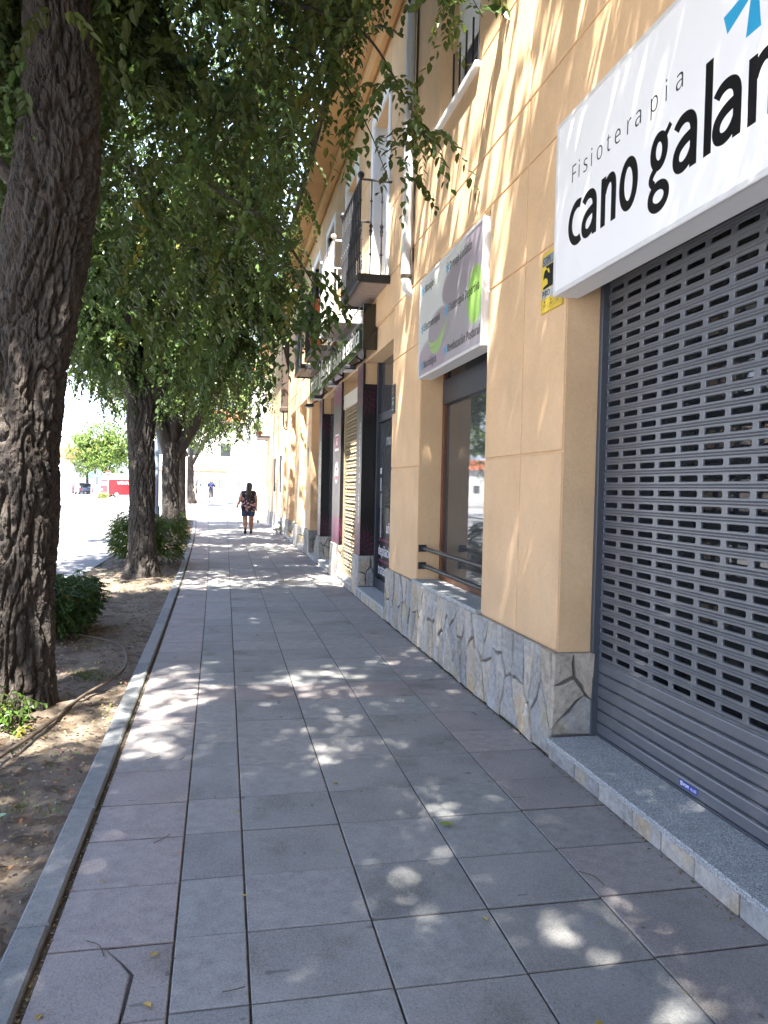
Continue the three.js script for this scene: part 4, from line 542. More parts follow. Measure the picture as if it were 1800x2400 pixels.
// a furrowed stem along [x, y, z, r] points
function stem(path, rad, step, amp, sd, flare = 0) {
  const c = new THREE.CatmullRomCurve3(path.map((p) => V(p[0], p[1], p[2])), false, 'centripetal'), L = c.getLength(), n = Math.max(3, Math.round(L / step)), pos = [], uv = [], idx = [], fr = c.computeFrenetFrames(n, false);
  // a steady frame without twist
  let nx = V(1, 0, 0); const q = V(0, 0, 0), b = V(0, 0, 0);
  for (let j = 0; j <= n; j++) {
    const t = j / n, p = c.getPointAt(t), tg = fr.tangents[j]; nx.addScaledVector(tg, -nx.dot(tg)).normalize(); b.crossVectors(tg, nx);
    const s = t * (path.length - 1), k = Math.min(path.length - 2, Math.floor(s)); const R0 = path[k][3] + (path[k + 1][3] - path[k][3]) * (s - k), len = t * L;
    for (let i = 0; i <= rad; i++) {
      const a = i / rad * 2 * PI, ca = Math.cos(a), sa = Math.sin(a); let R = R0;
      if (flare) { const g = Math.exp(-len / 0.16); R *= 1 + g * flare * (0.7 + 0.6 * Math.max(0, Math.sin(a * 5 + sd))); }
      if (amp) {
        const X = ca * R0, Z = sa * R0, w = 0.5 * N3(X * 4 + sd, len * 1.6, Z * 4), n1 = Math.abs(N3(X * 14 + w * 2.4 + sd, len * 2.3 + w * 2.6, Z * 14 - w * 2.4)), n2 = Math.abs(N3(X * 30 + w + sd, len * 8.5 + w * 2, Z * 30)), lump = N3(X * 4 + sd * 3, len * 1.3, Z * 4);
        R += amp * (1.2 * sstep(0, 0.2, n1) + 0.55 * sstep(0, 0.17, n2) + 0.34 * N3(X * 60, len * 13, Z * 60) + 0.22 * N3(X * 105, len * 30, Z * 105) - 1.2) + amp * 0.9 * lump;
      }
      q.copy(p).addScaledVector(nx, ca * R).addScaledVector(b, sa * R); pos.push(q.x, q.y, q.z); uv.push(i / rad * 2 * PI * path[0][3], len);
    }
  }
  for (let j = 0; j < n; j++) for (let i = 0; i < rad; i++) { const a = j * (rad + 1) + i, d = a + rad + 1; idx.push(a, d, a + 1, a + 1, d, d + 1); }
  const g = new THREE.BufferGeometry(); g.setAttribute('position', new THREE.Float32BufferAttribute(pos, 3)); g.setAttribute('uv', new THREE.Float32BufferAttribute(uv, 2)); g.setIndex(idx); g.computeVertexNormals();
  { const nn = g.attributes.normal, v1 = V(0, 0, 0); for (let j = 0; j <= n; j++) { const a = j * (rad + 1), e = a + rad; v1.set(nn.getX(a) + nn.getX(e), nn.getY(a) + nn.getY(e), nn.getZ(a) + nn.getZ(e)).normalize(); nn.setXYZ(a, v1.x, v1.y, v1.z); nn.setXYZ(e, v1.x, v1.y, v1.z); } }
  return g;
}
// sprays of pointed leaves on a drooping twig
function leafTris(P, U, base, dir, side, up, l, w) {
  const at = (a, s, h) => [base.x + dir.x * a * l + side.x * s * w + up.x * h * l, base.y + dir.y * a * l + side.y * s * w + up.y * h * l, base.z + dir.z * a * l + side.z * s * w + up.z * h * l];
  const m0 = at(0, 0, -0.03), tip = at(1, 0, -0.14), a1 = at(0.28, 0.5, 0.04), a2 = at(0.66, 0.42, -0.01), b1 = at(0.28, -0.5, 0.04), b2 = at(0.66, -0.42, -0.01);
  for (const f of [[m0, a1, a2], [m0, a2, tip], [m0, tip, b2], [m0, b2, b1]]) for (const v of f) P.push(...v);
}
function sprayGeo(sd, n, len, leaf, droop) {
  reseed(sd); const P = [], pts = []; const yaw = 0;
  for (let i = 0; i <= 6; i++) { const t = i / 6; pts.push(V(len * t * (1 - 0.35 * droop * t), -len * droop * t * t * 0.75 + 0.02 * Math.sin(t * 5), 0.05 * len * Math.sin(t * 4 + sd))); }
  const c = new THREE.CatmullRomCurve3(pts), tg = V(0, 0, 0);
  for (let i = 0; i < n; i++) {
    const t = (i + 0.6) / n, p = c.getPoint(t); c.getTangent(t, tg); const s = i % 2 ? 1 : -1, out = V(-tg.z, 0, tg.x).normalize().multiplyScalar(s);
    const dir = tg.clone().multiplyScalar(0.55).addScaledVector(out, 0.75).add(V(rr(-0.25, 0.25), rr(-0.75, -0.1), rr(-0.25, 0.25))).normalize(); const side = dir.clone().cross(V(rr(-0.3, 0.3), 1, rr(-0.3, 0.3))).normalize(), up = side.clone().cross(dir).normalize(); const l = leaf * rr(0.72, 1.12) * (t > 0.85 ? 0.75 : 1);
    leafTris(P, null, p, dir, side, up, l, l * rr(0.5, 0.6));
  }
  const nLeaf = P.length / 3;
  const st = new THREE.TubeGeometry(c, 6, 0.0018, 3).toNonIndexed(); P.push(...st.attributes.position.array);
  const g = new THREE.BufferGeometry(); g.setAttribute('position', new THREE.Float32BufferAttribute(P, 3)); g.computeVertexNormals(); g.userData.leafVerts = nLeaf; return g;
}
const leafM = MP([0.058, 0.092, 0.022], 1, { side: THREE.DoubleSide, transmission: 0.4, thickness: 0, specularIntensity: 0.1, clearcoat: 0.55, clearcoatRoughness: 0.33 }), crownM = leafM.clone(), farCrownM = MP([0.062, 0.098, 0.024], 1, { side: THREE.DoubleSide, vertexColors: true, specularIntensity: 0.1, clearcoat: 0.55, clearcoatRoughness: 0.33 }); crownM.vertexColors = true;
const sprays = [sprayGeo(501, 15, 0.42, 0.086, 0.9), sprayGeo(502, 13, 0.36, 0.082, 0.5), sprayGeo(503, 17, 0.52, 0.082, 1.25)];
const farSprays = [sprayGeo(511, 9, 0.6, 0.16, 0.7), sprayGeo(512, 8, 0.5, 0.15, 0.4)];
const midSprays = [sprayGeo(515, 11, 0.5, 0.115, 0.8), sprayGeo(516, 11, 0.45, 0.11, 0.4)];
const bushSprays = [sprayGeo(521, 14, 0.15, 0.032, 0.1), sprayGeo(522, 12, 0.12, 0.028, -0.25)];
// the leaves of a crown as one mesh; pts as in foliage()
function crownMesh(parent, name, pts, geos, scale, tint, mat) {
  const tpl = geos.map((g) => ({ p: g.attributes.position.array, n: g.attributes.normal.array, c: g.userData.leafVerts })), pick = pts.map(() => Math.floor(rnd() * geos.length)); let tot = 0; pick.forEach((k) => { tot += tpl[k].c; });
  const P = new Float32Array(tot * 3), Nn = new Float32Array(tot * 3), Cc = new Float32Array(tot * 3), m4 = new THREE.Matrix4(), q = new THREE.Quaternion(), e = new THREE.Euler(), s = V(1, 1, 1), v = V(0, 0, 0); let o = 0;
  pts.forEach((p, i) => {
    const t = tpl[pick[i]]; e.set(rr(-0.35, 0.35), p[3] === undefined ? rr(0, 2 * PI) : p[3] + rr(-0.7, 0.7), rr(-0.55, 0.35), 'YXZ'); q.setFromEuler(e); const k = scale * rr(0.75, 1.2); m4.compose(v.set(p[0], p[1], p[2]), q, s.set(k, k, k)); const m = m4.elements, ik = 1 / k;
    const b = rr(0.62, 1.45), y = rr(-0.14, 0.18), dry = rnd() < 0.012 ? 1 : 0, cr = tint[0] * b * (1 + y + 1.3 * dry), cg = tint[1] * b * (1 + 0.5 * dry), cb = tint[2] * b * (1 - y);
    for (let j = 0; j < t.c; j++, o += 3) { const x = t.p[3 * j], Y = t.p[3 * j + 1], z = t.p[3 * j + 2], a = t.n[3 * j], c = t.n[3 * j + 1], d = t.n[3 * j + 2]; P[o] = m[0] * x + m[4] * Y + m[8] * z + m[12]; P[o + 1] = m[1] * x + m[5] * Y + m[9] * z + m[13]; P[o + 2] = m[2] * x + m[6] * Y + m[10] * z + m[14]; Nn[o] = (m[0] * a + m[4] * c + m[8] * d) * ik; Nn[o + 1] = (m[1] * a + m[5] * c + m[9] * d) * ik; Nn[o + 2] = (m[2] * a + m[6] * c + m[10] * d) * ik; Cc[o] = cr; Cc[o + 1] = cg; Cc[o + 2] = cb; }
  });
  const g = new THREE.BufferGeometry(); g.setAttribute('position', new THREE.BufferAttribute(P, 3)); g.setAttribute('normal', new THREE.BufferAttribute(Nn, 3)); g.setAttribute('color', new THREE.BufferAttribute(Cc, 3));
  const o2 = mesh(name, g, mat, parent); o2.userData.kind = 'stuff'; return o2;
}
function foliage(parent, name, pts, geos, scale, tint, mat = leafM) {    // pts: [x, y, z, yaw?]
  const per = geos.map(() => []); pts.forEach((p) => per[Math.floor(rnd() * geos.length)].push(p)); const m4 = new THREE.Matrix4(), q = new THREE.Quaternion(), e = new THREE.Euler(), s = V(1, 1, 1), v = V(0, 0, 0), col = new THREE.Color();
  geos.forEach((g, gi) => {
    const list = per[gi]; if (!list.length) return; const im = new THREE.InstancedMesh(g, mat, list.length); im.name = name; im.userData.kind = 'stuff'; finish(im);
    list.forEach((p, i) => { e.set(rr(-0.35, 0.35), p[3] === undefined ? rr(0, 2 * PI) : p[3] + rr(-0.7, 0.7), rr(-0.55, 0.35), 'YXZ'); q.setFromEuler(e); const k = scale * rr(0.75, 1.2); s.set(k, k, k); v.set(p[0], p[1], p[2]); m4.compose(v, q, s); im.setMatrixAt(i, m4); const t = rr(0.62, 1.45), y = rr(-0.14, 0.18), dry = rnd() < 0.012 ? 1 : 0; col.setRGB(tint[0] * t * (1 + y + 3 * dry), tint[1] * t * (1 + dry), tint[2] * t * (1 - y)); im.setColorAt(i, col); });
    im.instanceMatrix.needsUpdate = true; parent.add(im);
  });
}
// o: base trunk path, limbs given as paths, crown centre/radii, yMin(x, z), number of sprays, quality
function tree(o) {
  reseed(o.seed); const [bx, , bz] = o.trunk[0], t = thing(o.name || 'street_tree', o.label, 'tree', [bx, 0, bz], 0, o.group);
  const rel = (p) => [p[0] - bx, p[1], p[2] - bz, p[3]], Q = o.q || 1;
  mesh('trunk', stem(o.trunk.map(rel), Math.round(230 * Q), 0.0105 / Q, o.amp ?? 0.022, o.seed, o.flare ?? 0.22), barkM[o.bark || 0], t);
  const limbs = (o.limbs || []).map((l) => l.map(rel)), top = rel(o.trunk[o.trunk.length - 1]), [cx, cy, cz, rx, ry, rz] = o.crown, C = [cx - bx, cy, cz - bz];
  const nL = o.nLimbs ?? 6; for (let i = 0; i < nL; i++) { const a = (i + rr(-0.2, 0.2)) / nL * 2 * PI, h = rr(-0.25, 0.85), e = [C[0] + rx * 0.75 * Math.cos(a) * Math.sqrt(1 - h * h * 0.8), C[1] + ry * 0.7 * h, C[2] + rz * 0.75 * Math.sin(a) * Math.sqrt(1 - h * h * 0.8)], s = [top[0], top[1] - rr(0, 0.25), top[2], top[3] * 0.55]; limbs.push([s, [s[0] + (e[0] - s[0]) * 0.3, s[1] + Math.max(0.3, (e[1] - s[1]) * 0.5), s[2] + (e[2] - s[2]) * 0.3, top[3] * 0.4], [s[0] + (e[0] - s[0]) * 0.7, s[1] + (e[1] - s[1]) * 0.85 + 0.15, s[2] + (e[2] - s[2]) * 0.7, top[3] * 0.22], [e[0], e[1], e[2], 0.018]]); }
  const subs = [], twigs = [], inside = (x, y, z) => { const a = (x - C[0]) / rx, b = (y - C[1]) / ry, c = (z - C[2]) / rz; return a * a + b * b + c * c; };
  for (const l of limbs) {
    mesh('limb', stem(l, Math.max(7, Math.round(64 * Q * Math.min(1, l[0][3] / 0.15))), 0.03 / Q, l[0][3] > 0.07 ? 0.012 : 0, o.seed + 5), barkM[o.bark || 0], t);
    const c = new THREE.CatmullRomCurve3(l.map((p) => V(p[0], p[1], p[2])), false, 'centripetal');
    for (let k = 0; k < (o.subs || 9); k++) { const p = c.getPoint(rr(0.35, 1)), g = []; const a = rr(0, 2 * PI), d = rr(0.8, 1.9), up = rr(-0.2, 0.7), dr = rr(0.3, 1.1); for (let i = 0; i <= 4; i++) { const u = i / 4; g.push([p.x + Math.cos(a) * d * u, p.y + up * d * u - dr * u * u, p.z + Math.sin(a) * d * u, 0.014 * (1 - u) + 0.003]); } subs.push(g); }
  }
  const yMin = o.yMin || (() => 2.7), ok = (x, y, z) => { const X = x + bx, Z = z + bz; return inside(x, y, z) < 1.05 && y > yMin(X, Z) + 0.12 * N3(X * 2.2, Z * 2.2, 7) && X < (o.xMax || 1.8) && (!o.keep || o.keep(X, y, Z)); };
  const vis = subs.filter((g) => g.every((p) => ok(p[0], p[1] - 0.25, p[2])));
  if (vis.length) mesh('branches', merge(vis.map((g) => stem(g, 5, 0.2, 0, 1))), barkM[o.bark || 0], t).userData.kind = 'stuff';
  const pts = []; let guard = 0; const along = o.along ?? 0.45;
  while (pts.length < o.sprays && guard++ < o.sprays * 40) {
    let x, y, z;
    if (rnd() < along && vis.length) { const g = vis[Math.floor(rnd() * vis.length)], k = rr(0, 3.99), i = Math.floor(k), f = k - i; x = g[i][0] + (g[i + 1][0] - g[i][0]) * f + rr(-0.14, 0.14); y = g[i][1] + (g[i + 1][1] - g[i][1]) * f + rr(-0.1, 0.1); z = g[i][2] + (g[i + 1][2] - g[i][2]) * f + rr(-0.14, 0.14); }
    else { const a = rr(-1, 1), b = rr(-1, 1), c = rr(-1, 1), r2 = a * a + b * b + c * c; if (r2 > 1 || (r2 < 0.25 && rnd() < 0.6)) continue; x = C[0] + a * rx; y = C[1] + b * ry; z = C[2] + c * rz; }
    if (!ok(x, y - 0.42, z)) continue; const clump = N3((x + bx) * 0.9, y * 0.9, (z + bz) * 0.9) + 0.35 * N3((x + bx) * 2.3, y * 2.3, (z + bz) * 2.3); if (clump < (o.gap ?? -0.2) + rr(-0.1, 0.1)) continue;
    pts.push([x, y, z]);
  }
  for (const [ex, ey, ez, ax, ay, az, n] of o.extra || []) for (let i = 0; i < n; i++) { const a = rr(-1, 1), b = rr(-1, 1), c = rr(-1, 1); if (a * a + b * b + c * c > 1) continue; pts.push([ex + a * ax - bx, ey + b * ay, ez + c * az - bz]); }
  // hanging strands: sprays chained downwards
  for (const [sx, sy, sz, n] of o.strands || []) { let x = sx - bx, y = sy, z = sz - bz, a = rr(0, 6); for (let i = 0; i < n; i++) { for (let r = 0; r < 2; r++) pts.push([x + rr(-0.05, 0.05), y + rr(-0.05, 0.05), z + rr(-0.05, 0.05)]); x += rr(-0.07, 0.07); z += rr(-0.07, 0.07); y -= 0.24; } }
  for (const b of o.boughs || []) { const l = b.map(rel); mesh('limb', stem(l.map((p) => [p[0], p[1], p[2], p[3]]), 6, 0.08, 0, 1), barkM[o.bark || 0], t); const c = new THREE.CatmullRomCurve3(l.map((p) => V(p[0], p[1], p[2]))); const n = Math.round(c.getLength() * (o.boughDensity || 26)); for (let i = 0; i < n; i++) { const p = c.getPoint(0.15 + 0.85 * rnd()); pts.push([p.x + rr(-0.13, 0.13), p.y + rr(-0.1, 0.06), p.z + rr(-0.16, 0.16)]); } }
  crownMesh(t, 'crown', pts, o.geos || sprays, o.leafScale || 1, o.tint || [1, 1, 1], o.thin ? crownM : farCrownM);
  return t;
}
const ROW = 'street trees in the planted strip';
tree({
  seed: 601, thin: true, label: 'large street tree with thick leaning furrowed trunk, leafy shoots at its foot', group: ROW, amp: 0.034,
  trunk: [[-1.4, -0.08, -5.6, 0.265], [-1.39, 0.08, -5.6, 0.235], [-1.38, 0.5, -5.6, 0.230], [-1.37, 1.06, -5.6, 0.242], [-1.36, 1.64, -5.6, 0.248], [-1.34, 2.2, -5.6, 0.258], [-1.31, 2.5, -5.6, 0.252], [-1.25, 2.8, -5.6, 0.260], [-1.2, 3.1, -5.6, 0.270], [-1.15, 3.5, -5.6, 0.258], [-1.12, 3.95, -5.6, 0.226], [-1.12, 4.4, -5.6, 0.200], [-1.14, 4.8, -5.6, 0.180], [-1.1, 5.4, -5.7, 0.160]],
  limbs: [[[-1.4, 3.55, -5.6, 0.05], [-1.75, 3.95, -5.5, 0.04], [-2.2, 4.9, -5.3, 0.03], [-2.7, 6.2, -5.1, 0.015]], [[-1.1, 5.2, -5.7, 0.12], [-0.5, 5.9, -6.2, 0.09], [0.2, 6.4, -6.8, 0.05], [0.9, 6.5, -7.4, 0.02]]],
  crown: [-0.85, 6.1, -6.0, 3.2, 3.5, 3.5], yMin: (x, z) => 2.75 + 2.8 * Math.max(0, x - 0.14) + 1.4 * Math.max(0, z + 5.75) + (z < -7.2 ? 0.12 * (-7.2 - z) : 0), sprays: 11500, leafScale: 1.06, extra: [[-0.2, 6.7, -3.7, 2.0, 1.3, 1.5, 700]], nLimbs: 8, subs: 10, xMax: 1.5, gap: -0.42,
  strands: [[0.35, 3.3, -6.2, 3], [0.55, 3.4, -6.4, 3], [0.1, 3.3, -6.1, 4], [-0.2, 3.2, -6.3, 3], [-0.5, 3.3, -6.5, 3], [-0.75, 3.1, -6.2, 3]],
  boughDensity: 14, boughs: [[[0.3, 5.2, -5.9, 0.014], [0.95, 5.0, -5.8, 0.011], [1.3, 4.6, -5.85, 0.008], [1.55, 4.2, -5.9, 0.003]], [[0.2, 4.9, -5.9, 0.014], [0.75, 4.75, -5.9, 0.01], [1.05, 4.4, -6.0, 0.006], [1.25, 4.0, -6.05, 0.003]], [[0.5, 5.6, -5.6, 0.014], [1.1, 5.5, -5.4, 0.01], [1.5, 5.25, -5.3, 0.006], [1.78, 4.98, -5.4, 0.003]], [[-0.2, 3.8, -5.9, 0.012], [0.35, 3.5, -5.9, 0.009], [0.62, 3.15, -5.9, 0.006], [0.78, 2.85, -5.95, 0.003]]],
});
tree({
  seed: 611, thin: true, label: 'street tree with a straight furrowed trunk forking low, behind the low dark bush', group: ROW, q: 0.6, amp: 0.024, bark: 1,
  trunk: [[-1.32, -0.06, -13.25, 0.3], [-1.31, 0.2, -13.25, 0.225], [-1.31, 0.74, -13.25, 0.2], [-1.31, 1.14, -13.25, 0.195], [-1.33, 1.8, -13.25, 0.2], [-1.34, 2.5, -13.25, 0.195], [-1.33, 2.9, -13.25, 0.22], [-1.36, 3.2, -13.25, 0.2]],
  limbs: [[[-1.38, 2.9, -13.25, 0.16], [-1.62, 3.5, -13.2, 0.14], [-1.9, 4.2, -13.1, 0.11], [-2.4, 5.6, -12.9, 0.05]], [[-1.28, 2.8, -13.25, 0.15], [-1.0, 3.4, -13.3, 0.13], [-0.72, 4.1, -13.4, 0.1], [-0.3, 5.6, -13.6, 0.05]]],
  crown: [-1.5, 6.4, -13.4, 3.9, 3.9, 3.7], yMin: (x, z) => 2.75 + 0.35 * Math.abs(x + 1.2) + 0.55 * Math.max(0, x - 0.1), sprays: 11000, nLimbs: 6, subs: 10, xMax: 1.15, gap: -0.4, leafScale: 1.08, tint: [0.95, 1, 1],
  strands: [[-0.5, 3.3, -12.4, 3], [-0.2, 3.4, -12.3, 3], [-1.9, 3.2, -12.4, 3], [0.2, 3.6, -12.6, 2], [-0.9, 3.4, -11.6, 2], [0.5, 3.7, -13, 2]],
});
tree({
  seed: 621, label: 'street tree whose trunk splits into a wide fork, behind the tall light green bush', group: ROW, q: 0.42, amp: 0.018, bark: 1,
  trunk: [[-1.29, -0.06, -20.3, 0.27], [-1.3, 0.3, -20.3, 0.22], [-1.31, 0.7, -20.3, 0.21], [-1.33, 1.41, -20.3, 0.195], [-1.32, 2.28, -20.3, 0.205], [-1.3, 2.65, -20.3, 0.22]],
  limbs: [[[-1.38, 2.4, -20.3, 0.17], [-1.55, 3.0, -20.2, 0.14], [-1.85, 3.8, -20.1, 0.11], [-2.3, 5.4, -19.8, 0.04]], [[-1.22, 2.3, -20.3, 0.16], [-0.95, 2.8, -20.3, 0.14], [-0.6, 3.4, -20.2, 0.12], [-0.2, 5.2, -20.4, 0.05]]],
  crown: [-1.6, 6.0, -20.6, 3.9, 3.4, 3.9], yMin: (x) => 2.85 + 0.35 * Math.abs(x + 1) + 0.4 * Math.max(0, x - 0.2), sprays: 5800, nLimbs: 5, subs: 8, leafScale: 1.25, xMax: 1.3, strands: [[-0.3, 3.4, -19.4, 3], [0.3, 3.5, -20, 3], [-1.9, 3.2, -19.5, 2]],
});
tree({
  seed: 631, label: 'slim dark street tree, last of the planted strip before the square', group: ROW, q: 0.3, amp: 0.012, bark: 1,
  trunk: [[-1.5, -0.06, -28.5, 0.22], [-1.5, 0.4, -28.5, 0.17], [-1.5, 1.5, -28.5, 0.15], [-1.48, 3, -28.5, 0.13]],
  crown: [-1.4, 5.6, -29, 3.5, 3.0, 4.4], yMin: (x) => 2.5 + 0.3 * Math.abs(x + 0.3), sprays: 3600, nLimbs: 6, subs: 7, leafScale: 1.5, xMax: 1.7,
});
// trees beside and behind the camera that shade the near pavement
tree({ seed: 641, label: 'street tree of the planted strip shading the roller shutter', group: ROW, q: 0.3, amp: 0.014, trunk: [[-1.35, -0.06, 2.2, 0.3], [-1.35, 0.4, 2.2, 0.25], [-1.33, 1.6, 2.2, 0.23], [-1.3, 3, 2.2, 0.22]], crown: [-0.55, 6.5, 0.5, 3.3, 3.0, 5.2], yMin: (x, z) => 3.1 + 0.5 * Math.max(0, -z - 0.2) + 0.5 * Math.max(0, x - 0.6), sprays: 7600, nLimbs: 7, subs: 8, xMax: 1.85, geos: midSprays, leafScale: 1, gap: -0.6, extra: [[0.7, 5.75, -2.5, 1.0, 0.85, 1.7, 1100], [0.5, 5.2, -0.9, 1.1, 0.8, 1.5, 600], [-0.3, 6.5, 1.2, 2.2, 1.5, 1.6, 600]] });
tree({ seed: 651, label: 'street tree of the planted strip standing well before the roller shutter', group: ROW, q: 0.25, amp: 0.012, trunk: [[-1.35, -0.06, 9.6, 0.3], [-1.35, 0.4, 9.6, 0.24], [-1.3, 3, 9.6, 0.22]], crown: [-1.1, 6.0, 9.6, 3.6, 3.3, 3.8], yMin: () => 3, sprays: 2600, nLimbs: 5, subs: 6, geos: farSprays });
// the row across the road
for (const [i, z] of [2, -8, -17, -26, -36, -46].entries()) tree({ seed: 700 + i, name: 'far_street_tree', label: 'street tree on the pavement across the road', group: 'trees across the road', q: 0.18, amp: 0, trunk: [[-12.4, 0, z, 0.24], [-12.4, 0.5, z, 0.2], [-12.3, 3, z + 0.2, 0.18]], crown: [-12, 5.0, z, 3.0, 2.9, 3.4], yMin: () => 2.2, sprays: 1100, nLimbs: 4, subs: 4, geos: farSprays, leafScale: 1, xMax: 99 });
// tree on the square and the round tree far down the road
tree({ seed: 711, name: 'square_tree', label: 'tree with a thick pale trunk on the square beside a white pole', q: 0.25, amp: 0.01, trunk: [[-2.15, 0.3, -54, 0.34], [-2.2, 1.2, -54, 0.24], [-2.25, 2.9, -54, 0.24]], crown: [-1.0, 6.6, -51, 5.0, 3.3, 4.4], yMin: () => 3.3, sprays: 3000, gap: -0.4, nLimbs: 4, subs: 4, geos: farSprays, xMax: 99 });
tree({ seed: 721, name: 'round_tree', label: 'broad round light green tree behind the vans far down the road', q: 0.2, amp: 0, trunk: [[-14.9, 0, -105, 0.4], [-14.9, 1, -105, 0.3], [-14.9, 2.6, -105, 0.28]], crown: [-15.5, 5.9, -105, 4.5, 4.1, 4.4], yMin: () => 2.0, sprays: 4600, gap: -0.9, nLimbs: 5, subs: 5, geos: farSprays, xMax: 99, tint: [1.5, 1.5, 1.15], leafScale: 1.6 });
for (const [i, [x, z]] of [[-21, -128], [-9.5, -118]].entries()) tree({ seed: 731 + i, name: 'background_tree', label: ['tall tree behind the red roofed house far down the road', 'tree behind the parked vans far down the road'][i], q: 0.15, amp: 0, trunk: [[x, 0, z, 0.3], [x, 2, z, 0.24], [x, 3, z, 0.22]], crown: [x, 5.2, z, 3.6, 3, 3.6], yMin: () => 2.2, sprays: 1000, nLimbs: 4, subs: 3, geos: farSprays, xMax: 99, tint: [1, 1, 0.9] });

// ---------------------------------------------------------------- bushes, shoots, grass
function bush(name, label, x, z, rx, ry, rz, n, tint, seedN, lobes = 6) {
  reseed(seedN); const t = thing(name, label, 'bush', [x, 0, z]); const L = Array.from({ length: lobes }, () => [rr(-0.55, 0.55) * rx, rr(0.35, 0.62) * ry, rr(-0.55, 0.55) * rz, rr(0.42, 0.6)]); const pts = [];
  for (let i = 0; i < n; i++) { const l = L[Math.floor(rnd() * lobes)], d = V(rr(-1, 1), rr(-1, 1), rr(-1, 1)).normalize(), r = l[3] * (0.55 + 0.45 * Math.pow(rnd(), 0.4)); const y = l[1] + d.y * r * ry * 0.8; if (y < 0.03) continue; pts.push([l[0] + d.x * r * rx, y, l[2] + d.z * r * rz, Math.atan2(-d.z, d.x)]); }
  foliage(t, 'foliage', pts, bushSprays, 1, tint);
  const s = []; for (let i = 0; i < 9; i++) { const a = rr(0, 6.3); s.push(stem([[Math.cos(a) * 0.08, -0.03, Math.sin(a) * 0.08, 0.012], [Math.cos(a) * rx * 0.3, ry * 0.4, Math.sin(a) * rz * 0.3, 0.009], [Math.cos(a) * rx * 0.6, ry * 0.8, Math.sin(a) * rz * 0.6, 0.004]], 5, 0.1, 0, 1)); } mesh('stems', merge(s), barkM[0], t);
  return t;
}
bush('low_bush', 'low dense dark green bush between two street trees', -1.72, -8.5, 0.62, 0.62, 0.75, 3400, [0.8, 0.95, 0.85], 801);
bush('tall_bush', 'taller light green bush behind the straight street tree', -1.45, -15.6, 0.72, 1.0, 0.7, 3200, [1.35, 1.35, 0.8], 811, 8);
bush('small_bush', 'small green bush at the end of the planted strip', -1.5, -24.5, 0.45, 0.75, 0.8, 1000, [1.0, 1.1, 0.8], 813, 5);
bush('yellow_bush', 'small yellow green bush beside the blue road signs', -11.2, -78, 0.75, 0.8, 0.7, 900, [2.6, 2.1, 0.5], 815, 5);
{
  reseed(821); const t = thing('tree_shoots', 'bright green leafy shoots at the foot of the leaning trunk', 'shoots', [-1.3, 0, -5.2]); const pts = [];
  const st = []; for (let i = 0; i < 16; i++) { const x = rr(-0.2, 0.12), z = rr(-0.08, 0.16), h = rr(0.12, 0.46) * (x > 0 ? 0.5 : 1), dx = rr(-0.08, 0.1); st.push(stem([[x, -0.02, z, 0.004], [x + dx * 0.5, h * 0.6, z + 0.03, 0.003], [x + dx, h, z + 0.07, 0.002]], 4, 0.1, 0, 1)); for (let k = 0; k < 4; k++) pts.push([x + dx * k / 4, h * (0.25 + 0.2 * k), z + 0.02 * k]); }
  mesh('stems', merge(st), twigM, t); foliage(t, 'leaves', pts, [sprayGeo(531, 6, 0.14, 0.045, -0.3), sprayGeo(532, 5, 0.12, 0.04, 0.1)], 1, [1.25, 1.45, 0.8]);
  // grass tufts
  const blade = new THREE.BufferGeometry(); { const P = []; reseed(825); for (let i = 0; i < 26; i++) { const a = rr(0, 6.3), r = rr(0, 0.06), l = rr(0.015, 0.05), b = rr(0.3, 1.2), x = Math.cos(a) * r, z = Math.sin(a) * r, w = 0.0022, c = Math.cos(a + 1.57) * w, s = Math.sin(a + 1.57) * w, tx = x + Math.cos(a) * l * b, tz = z + Math.sin(a) * l * b; P.push(x - c, 0, z - s, x + c, 0, z + s, tx, l, tz); } blade.setAttribute('position', new THREE.Float32BufferAttribute(P, 3)); blade.computeVertexNormals(); }
  const gl = []; for (let i = 0; i < 26; i++) gl.push([-0.98 + rr(-0.2, 0.2), 0.0, -6.45 + rr(-0.16, 0.16)]); for (let i = 0; i < 8; i++) gl.push([-0.86 + rr(-0.13, 0.1), 0, -3.86 + rr(-0.1, 0.1)]); for (let i = 0; i < 90; i++) gl.push([rr(-2.2, -0.75), 0, rr(-26, -4)]);
  for (let i = 0; i < 36; i++) gl.push([1.898, 0.0, -rr(2.2, 16)]);
  const gg = new THREE.InstancedMesh(blade, leafM, gl.length), m4 = new THREE.Matrix4(), col = new THREE.Color(); gl.forEach((p, i) => { const k = p[0] > 1.5 ? rr(0.2, 0.4) : rr(0.5, 1.1); m4.makeRotationY(rr(0, 6.3)).scale(V(k, k, k)).setPosition(p[0], p[1], p[2]); gg.setMatrixAt(i, m4); const dry = rnd(); gg.setColorAt(i, col.setRGB(1 + dry * 1.2, 1.2 + dry * 0.3, 0.7)); }); gg.name = 'grass'; tag(finish(gg), 'sparse tufts of short grass in the soil', 'grass', null, 'stuff'); scene.add(gg);
}
